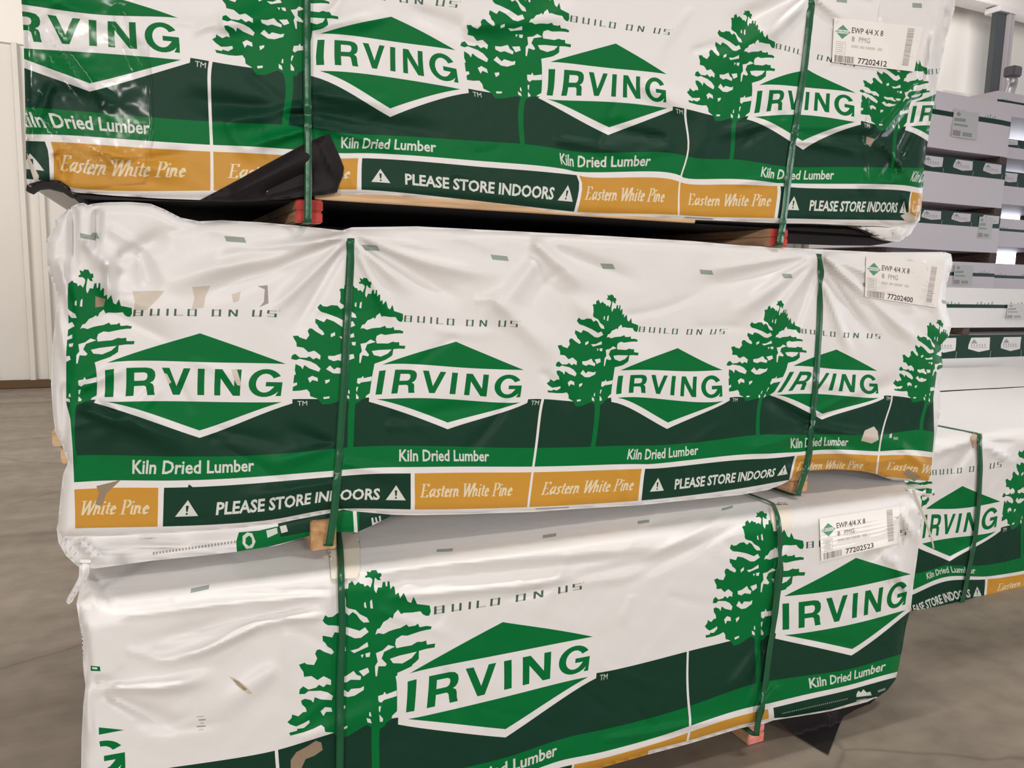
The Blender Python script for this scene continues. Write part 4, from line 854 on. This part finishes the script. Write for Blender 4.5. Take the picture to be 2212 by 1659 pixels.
# pair of thin bundles on top, then the tall stacks beyond
YE = 4.72
def zx(px_, py_, y): p = at_y(px_, py_, y); return p[0], p[2]
xa = zx(1990, 760, YE)[0]; xb = xa + 4.6
zE1, zE0 = zx(2100, 622, YE)[1], zx(2100, 708, YE)[1]; zF1, zF0 = zx(2100, 724, YE)[1], zx(2100, 803, YE)[1]
bF = plain_bundle('lumber_bundle', xa, xb, YE, YE + 1.1, zF0, zF1, 'thin bundle with white marks on green, lower of the pair beyond the floor bundle', None, far_print(xa, xb, zF0, zF1, .46, 1, .62), PAL, gap_h=.05)
bE = plain_bundle('lumber_bundle', xa + .05, xb, YE, YE + 1.1, zE0, zE1, 'thin bundle with a narrow green line, upper of the pair beyond the floor bundle', None, far_print(xa, xb, zE0, zE1, .46, 2, .50, 1), PAL, gap_h=zE0 - zF1 - .002)
far_tag(bE, zx(2175, 660, YE)[0], zx(2100, 655, YE)[1], .26, .14, YE)
low = plain_bundle('lumber_bundle', xa, xb, YE, YE + 1.1, .07, zF0 - .052, 'hidden lower bundle under the thin pair', None, [], PAL) if False else None
# support below the thin pair
m = MB()
sup = plain_bundle('lumber_bundle', xa + .02, xb, YE + .01, YE + 1.09, .075, zF0 - .052, 'lowest white wrapped bundle beneath the thin marked pair', None, [], PAL)

YA = 7.6
PALF = [mat('wrap_grey_white', (.76, .71, .76), .5, .3)] + PAL[1:]
def level(py_t, py_b, pxr): return zx(pxr, py_t, YA)[1], zx(pxr, py_b, YA)[1]
x0A = zx(1900, 400, YA)[0]
rows = [(207, 328, 2025, 2165, 'topmost bundle of the tall far stack, large white tag on its right part'),
        (343, 443, 2000, 2172, 'far stack bundle second from the top, row of white marks on green'),
        (458, 543, 1990, 2180, 'far stack bundle third from the top, grey tag near its right end'),
        (566, 650, 2050, 2184, 'far stack bundle fourth from the top, just above the thin pair')]
prev = None; zbase = None; objsA = []
for k, (t, b_, pl, pr, lab) in enumerate(rows):
    z1 = zx(2090, t, YA)[1]; z0 = zx(2090, b_, YA)[1]; x1 = zx(2172, 400, YA)[0]
    objsA.append((k, x0A, x1, z0, z1, lab))
for i, (k, xx0, x1, z0, z1, lab) in enumerate(objsA):
    gap = (z0 - objsA[i + 1][4] - .002) if i + 1 < len(objsA) else .09
    r = plain_bundle('lumber_bundle', xx0, x1, YA, YA + 1.15, z0, z1, lab, None, far_print(xx0, x1, z0, z1, .62, k, .36 if k else .42, 0 if k in (1, 2) else 1), PALF, gap_h=gap)
    if k == 0: far_tag(r, zx(2060, 235, YA)[0], zx(2060, 236, YA)[1], .52, .36, YA)
    if k == 2: far_tag(r, zx(2115, 470, YA)[0], zx(2115, 468, YA)[1], .30, .30, YA)
    if k == 3: far_tag(r, zx(2062, 570, YA)[0], zx(2062, 572, YA)[1], .40, .28, YA)
zl = objsA[-1][3] - .092
lv = 0; zt = zl
for nm in ('fifth', 'sixth'):
    z0 = zt - .66 if nm == 'fifth' else .075
    if z0 < .07: z0 = .075
    plain_bundle('lumber_bundle', x0A, objsA[-1][2], YA, YA + 1.15, z0, zt, 'far stack bundle %s from the top, behind the thin pair' % nm, None, [], PAL)
    zt = z0 - .072
    if z0 <= .08: break
# next tall stack, open gaps with daylight behind
xs0 = zx(2181, 400, YA)[0]
rows2 = [(185, 238, 'uppermost bundle in the bright stack at the right picture edge'), (288, 332, 'bright stack bundle with dark print marks, second from the top'), (362, 436, 'bright stack bundle third from the top'),
         (468, 531, 'bright stack bundle fourth from the top'), (569, 640, 'lowest visible bundle of the bright stack, green printed line')]
R2 = [(zx(2200, t, YA)[1], zx(2200, b_, YA)[1], lab) for t, b_, lab in rows2]
for i, (z1, z0, lab) in enumerate(R2):
    gap = (z0 - R2[i + 1][0] - .002) if i + 1 < len(R2) else .09
    plain_bundle('lumber_bundle', xs0, xs0 + 2.6, YA + .3, YA + 1.4, z0, z1, lab, None, far_print(xs0, xs0 + 2.6, z0, z1, .6, i, .45, 0 if i in (1, 2) else 1), PALF, gap_h=gap)
zt = R2[-1][1] - .092
while zt > .2:
    z0 = max(.075, zt - .60)
    if z0 < .4: z0 = .075
    plain_bundle('lumber_bundle', xs0, xs0 + 2.6, YA + .3, YA + 1.4, z0, zt, 'wrapped bundle low in the bright stack, behind the nearer bundles', 'low bundles of the bright stack', [], PAL)
    zt = z0 - .072
# straps down the edge of the tall far stack
# steel column with a lamp arm
cc = at_y(2158, 100, YB - .7); 
m = MB(); wc = .34
x0c = zx(2146, 100, YB - .7)[0]; x1c = zx(2166, 100, YB - .7)[0]; x2c = zx(2178, 100, YB - .7)[0]
zc0 = zx(2140, 215, YB - .7)[1] - 1.5; zc1 = zx(2160, 28, YB - .7)[1]
col = empty('steel_column', ((x0c + x2c) / 2, YB - .6, 0), 'dark grey steel column with lighter flange standing behind the far stack', 'column')
m = MB(); m.box(x0c, x1c, YB - .72, YB - .60, 0, zc1, .005); m.build('web', [mat('dark_steel', (.055, .06, .065), .5, .4)], col)
m = MB(); m.box(x1c, x1c + .07, YB - .78, YB - .50, 0, zc1, .004); m.box(x2c - .07, x2c, YB - .78, YB - .50, 0, zc1, .004); m.box(x1c + .07, x2c - .07, YB - .66, YB - .60, 0, zc1, .003)
m.build('flange', [mat('grey_steel', (.36, .33, .34), .5, .4)], col)
m = MB(); m.box(x0c - .05, x2c + .05, YB - .80, YB - .48, zc1, zc1 + .10, .005); m.build('cap_plate', [mat('pale_steel', (.6, .58, .57), .5, .4)], col)
bmz = zx(2120, 14, YB - .7)[1]
structure((lambda mm: (mm.box(8.0, XR - .1, YB - .7, YB - .3, zc1 + .12, zc1 + .42, .01), mm.build('trim_1', [mat('roof_beam', (.70, .66, .62), .5, .3)]))[1])(MB()))
# pipe bend beside the column
cu = bpy.data.curves.new('pipe', 'CURVE'); cu.dimensions = '3D'; cu.bevel_depth = .075; cu.bevel_resolution = 4; sp = cu.splines.new('BEZIER'); sp.bezier_points.add(3)
for bp_, (qx, qy) in zip(sp.bezier_points, ((2182,158),(2188,172),(2180,205),(2166,262))):
    p = at_y(qx, qy, 9.3); bp_.co = p; bp_.handle_left_type = bp_.handle_right_type = 'AUTO'
po = bpy.data.objects.new('pipe', cu); COL.objects.link(po)
bpy.context.view_layer.update()
dg = bpy.context.evaluated_depsgraph_get(); me = bpy.data.meshes.new_from_object(po.evaluated_get(dg)); bpy.data.objects.remove(po)
po = bpy.data.objects.new('bent_pipe', me); COL.objects.link(po); me.materials.clear(); me.materials.append(mat('galvanised', (.55, .55, .57), .35, .5, metallic=.6))
po['label'] = 'grey bent pipe rising above the bright stack beside the steel column'; po['category'] = 'pipe'
p = at_y(2184, 157, 9.28); m = MB(); m.box(p[0] - .11, p[0] + .11, 9.15, 9.35, p[2] - .09, p[2] + .09, .02); m.build('pipe_cap', [mat('dark_cap', (.08, .07, .08), .5)], None).parent = po
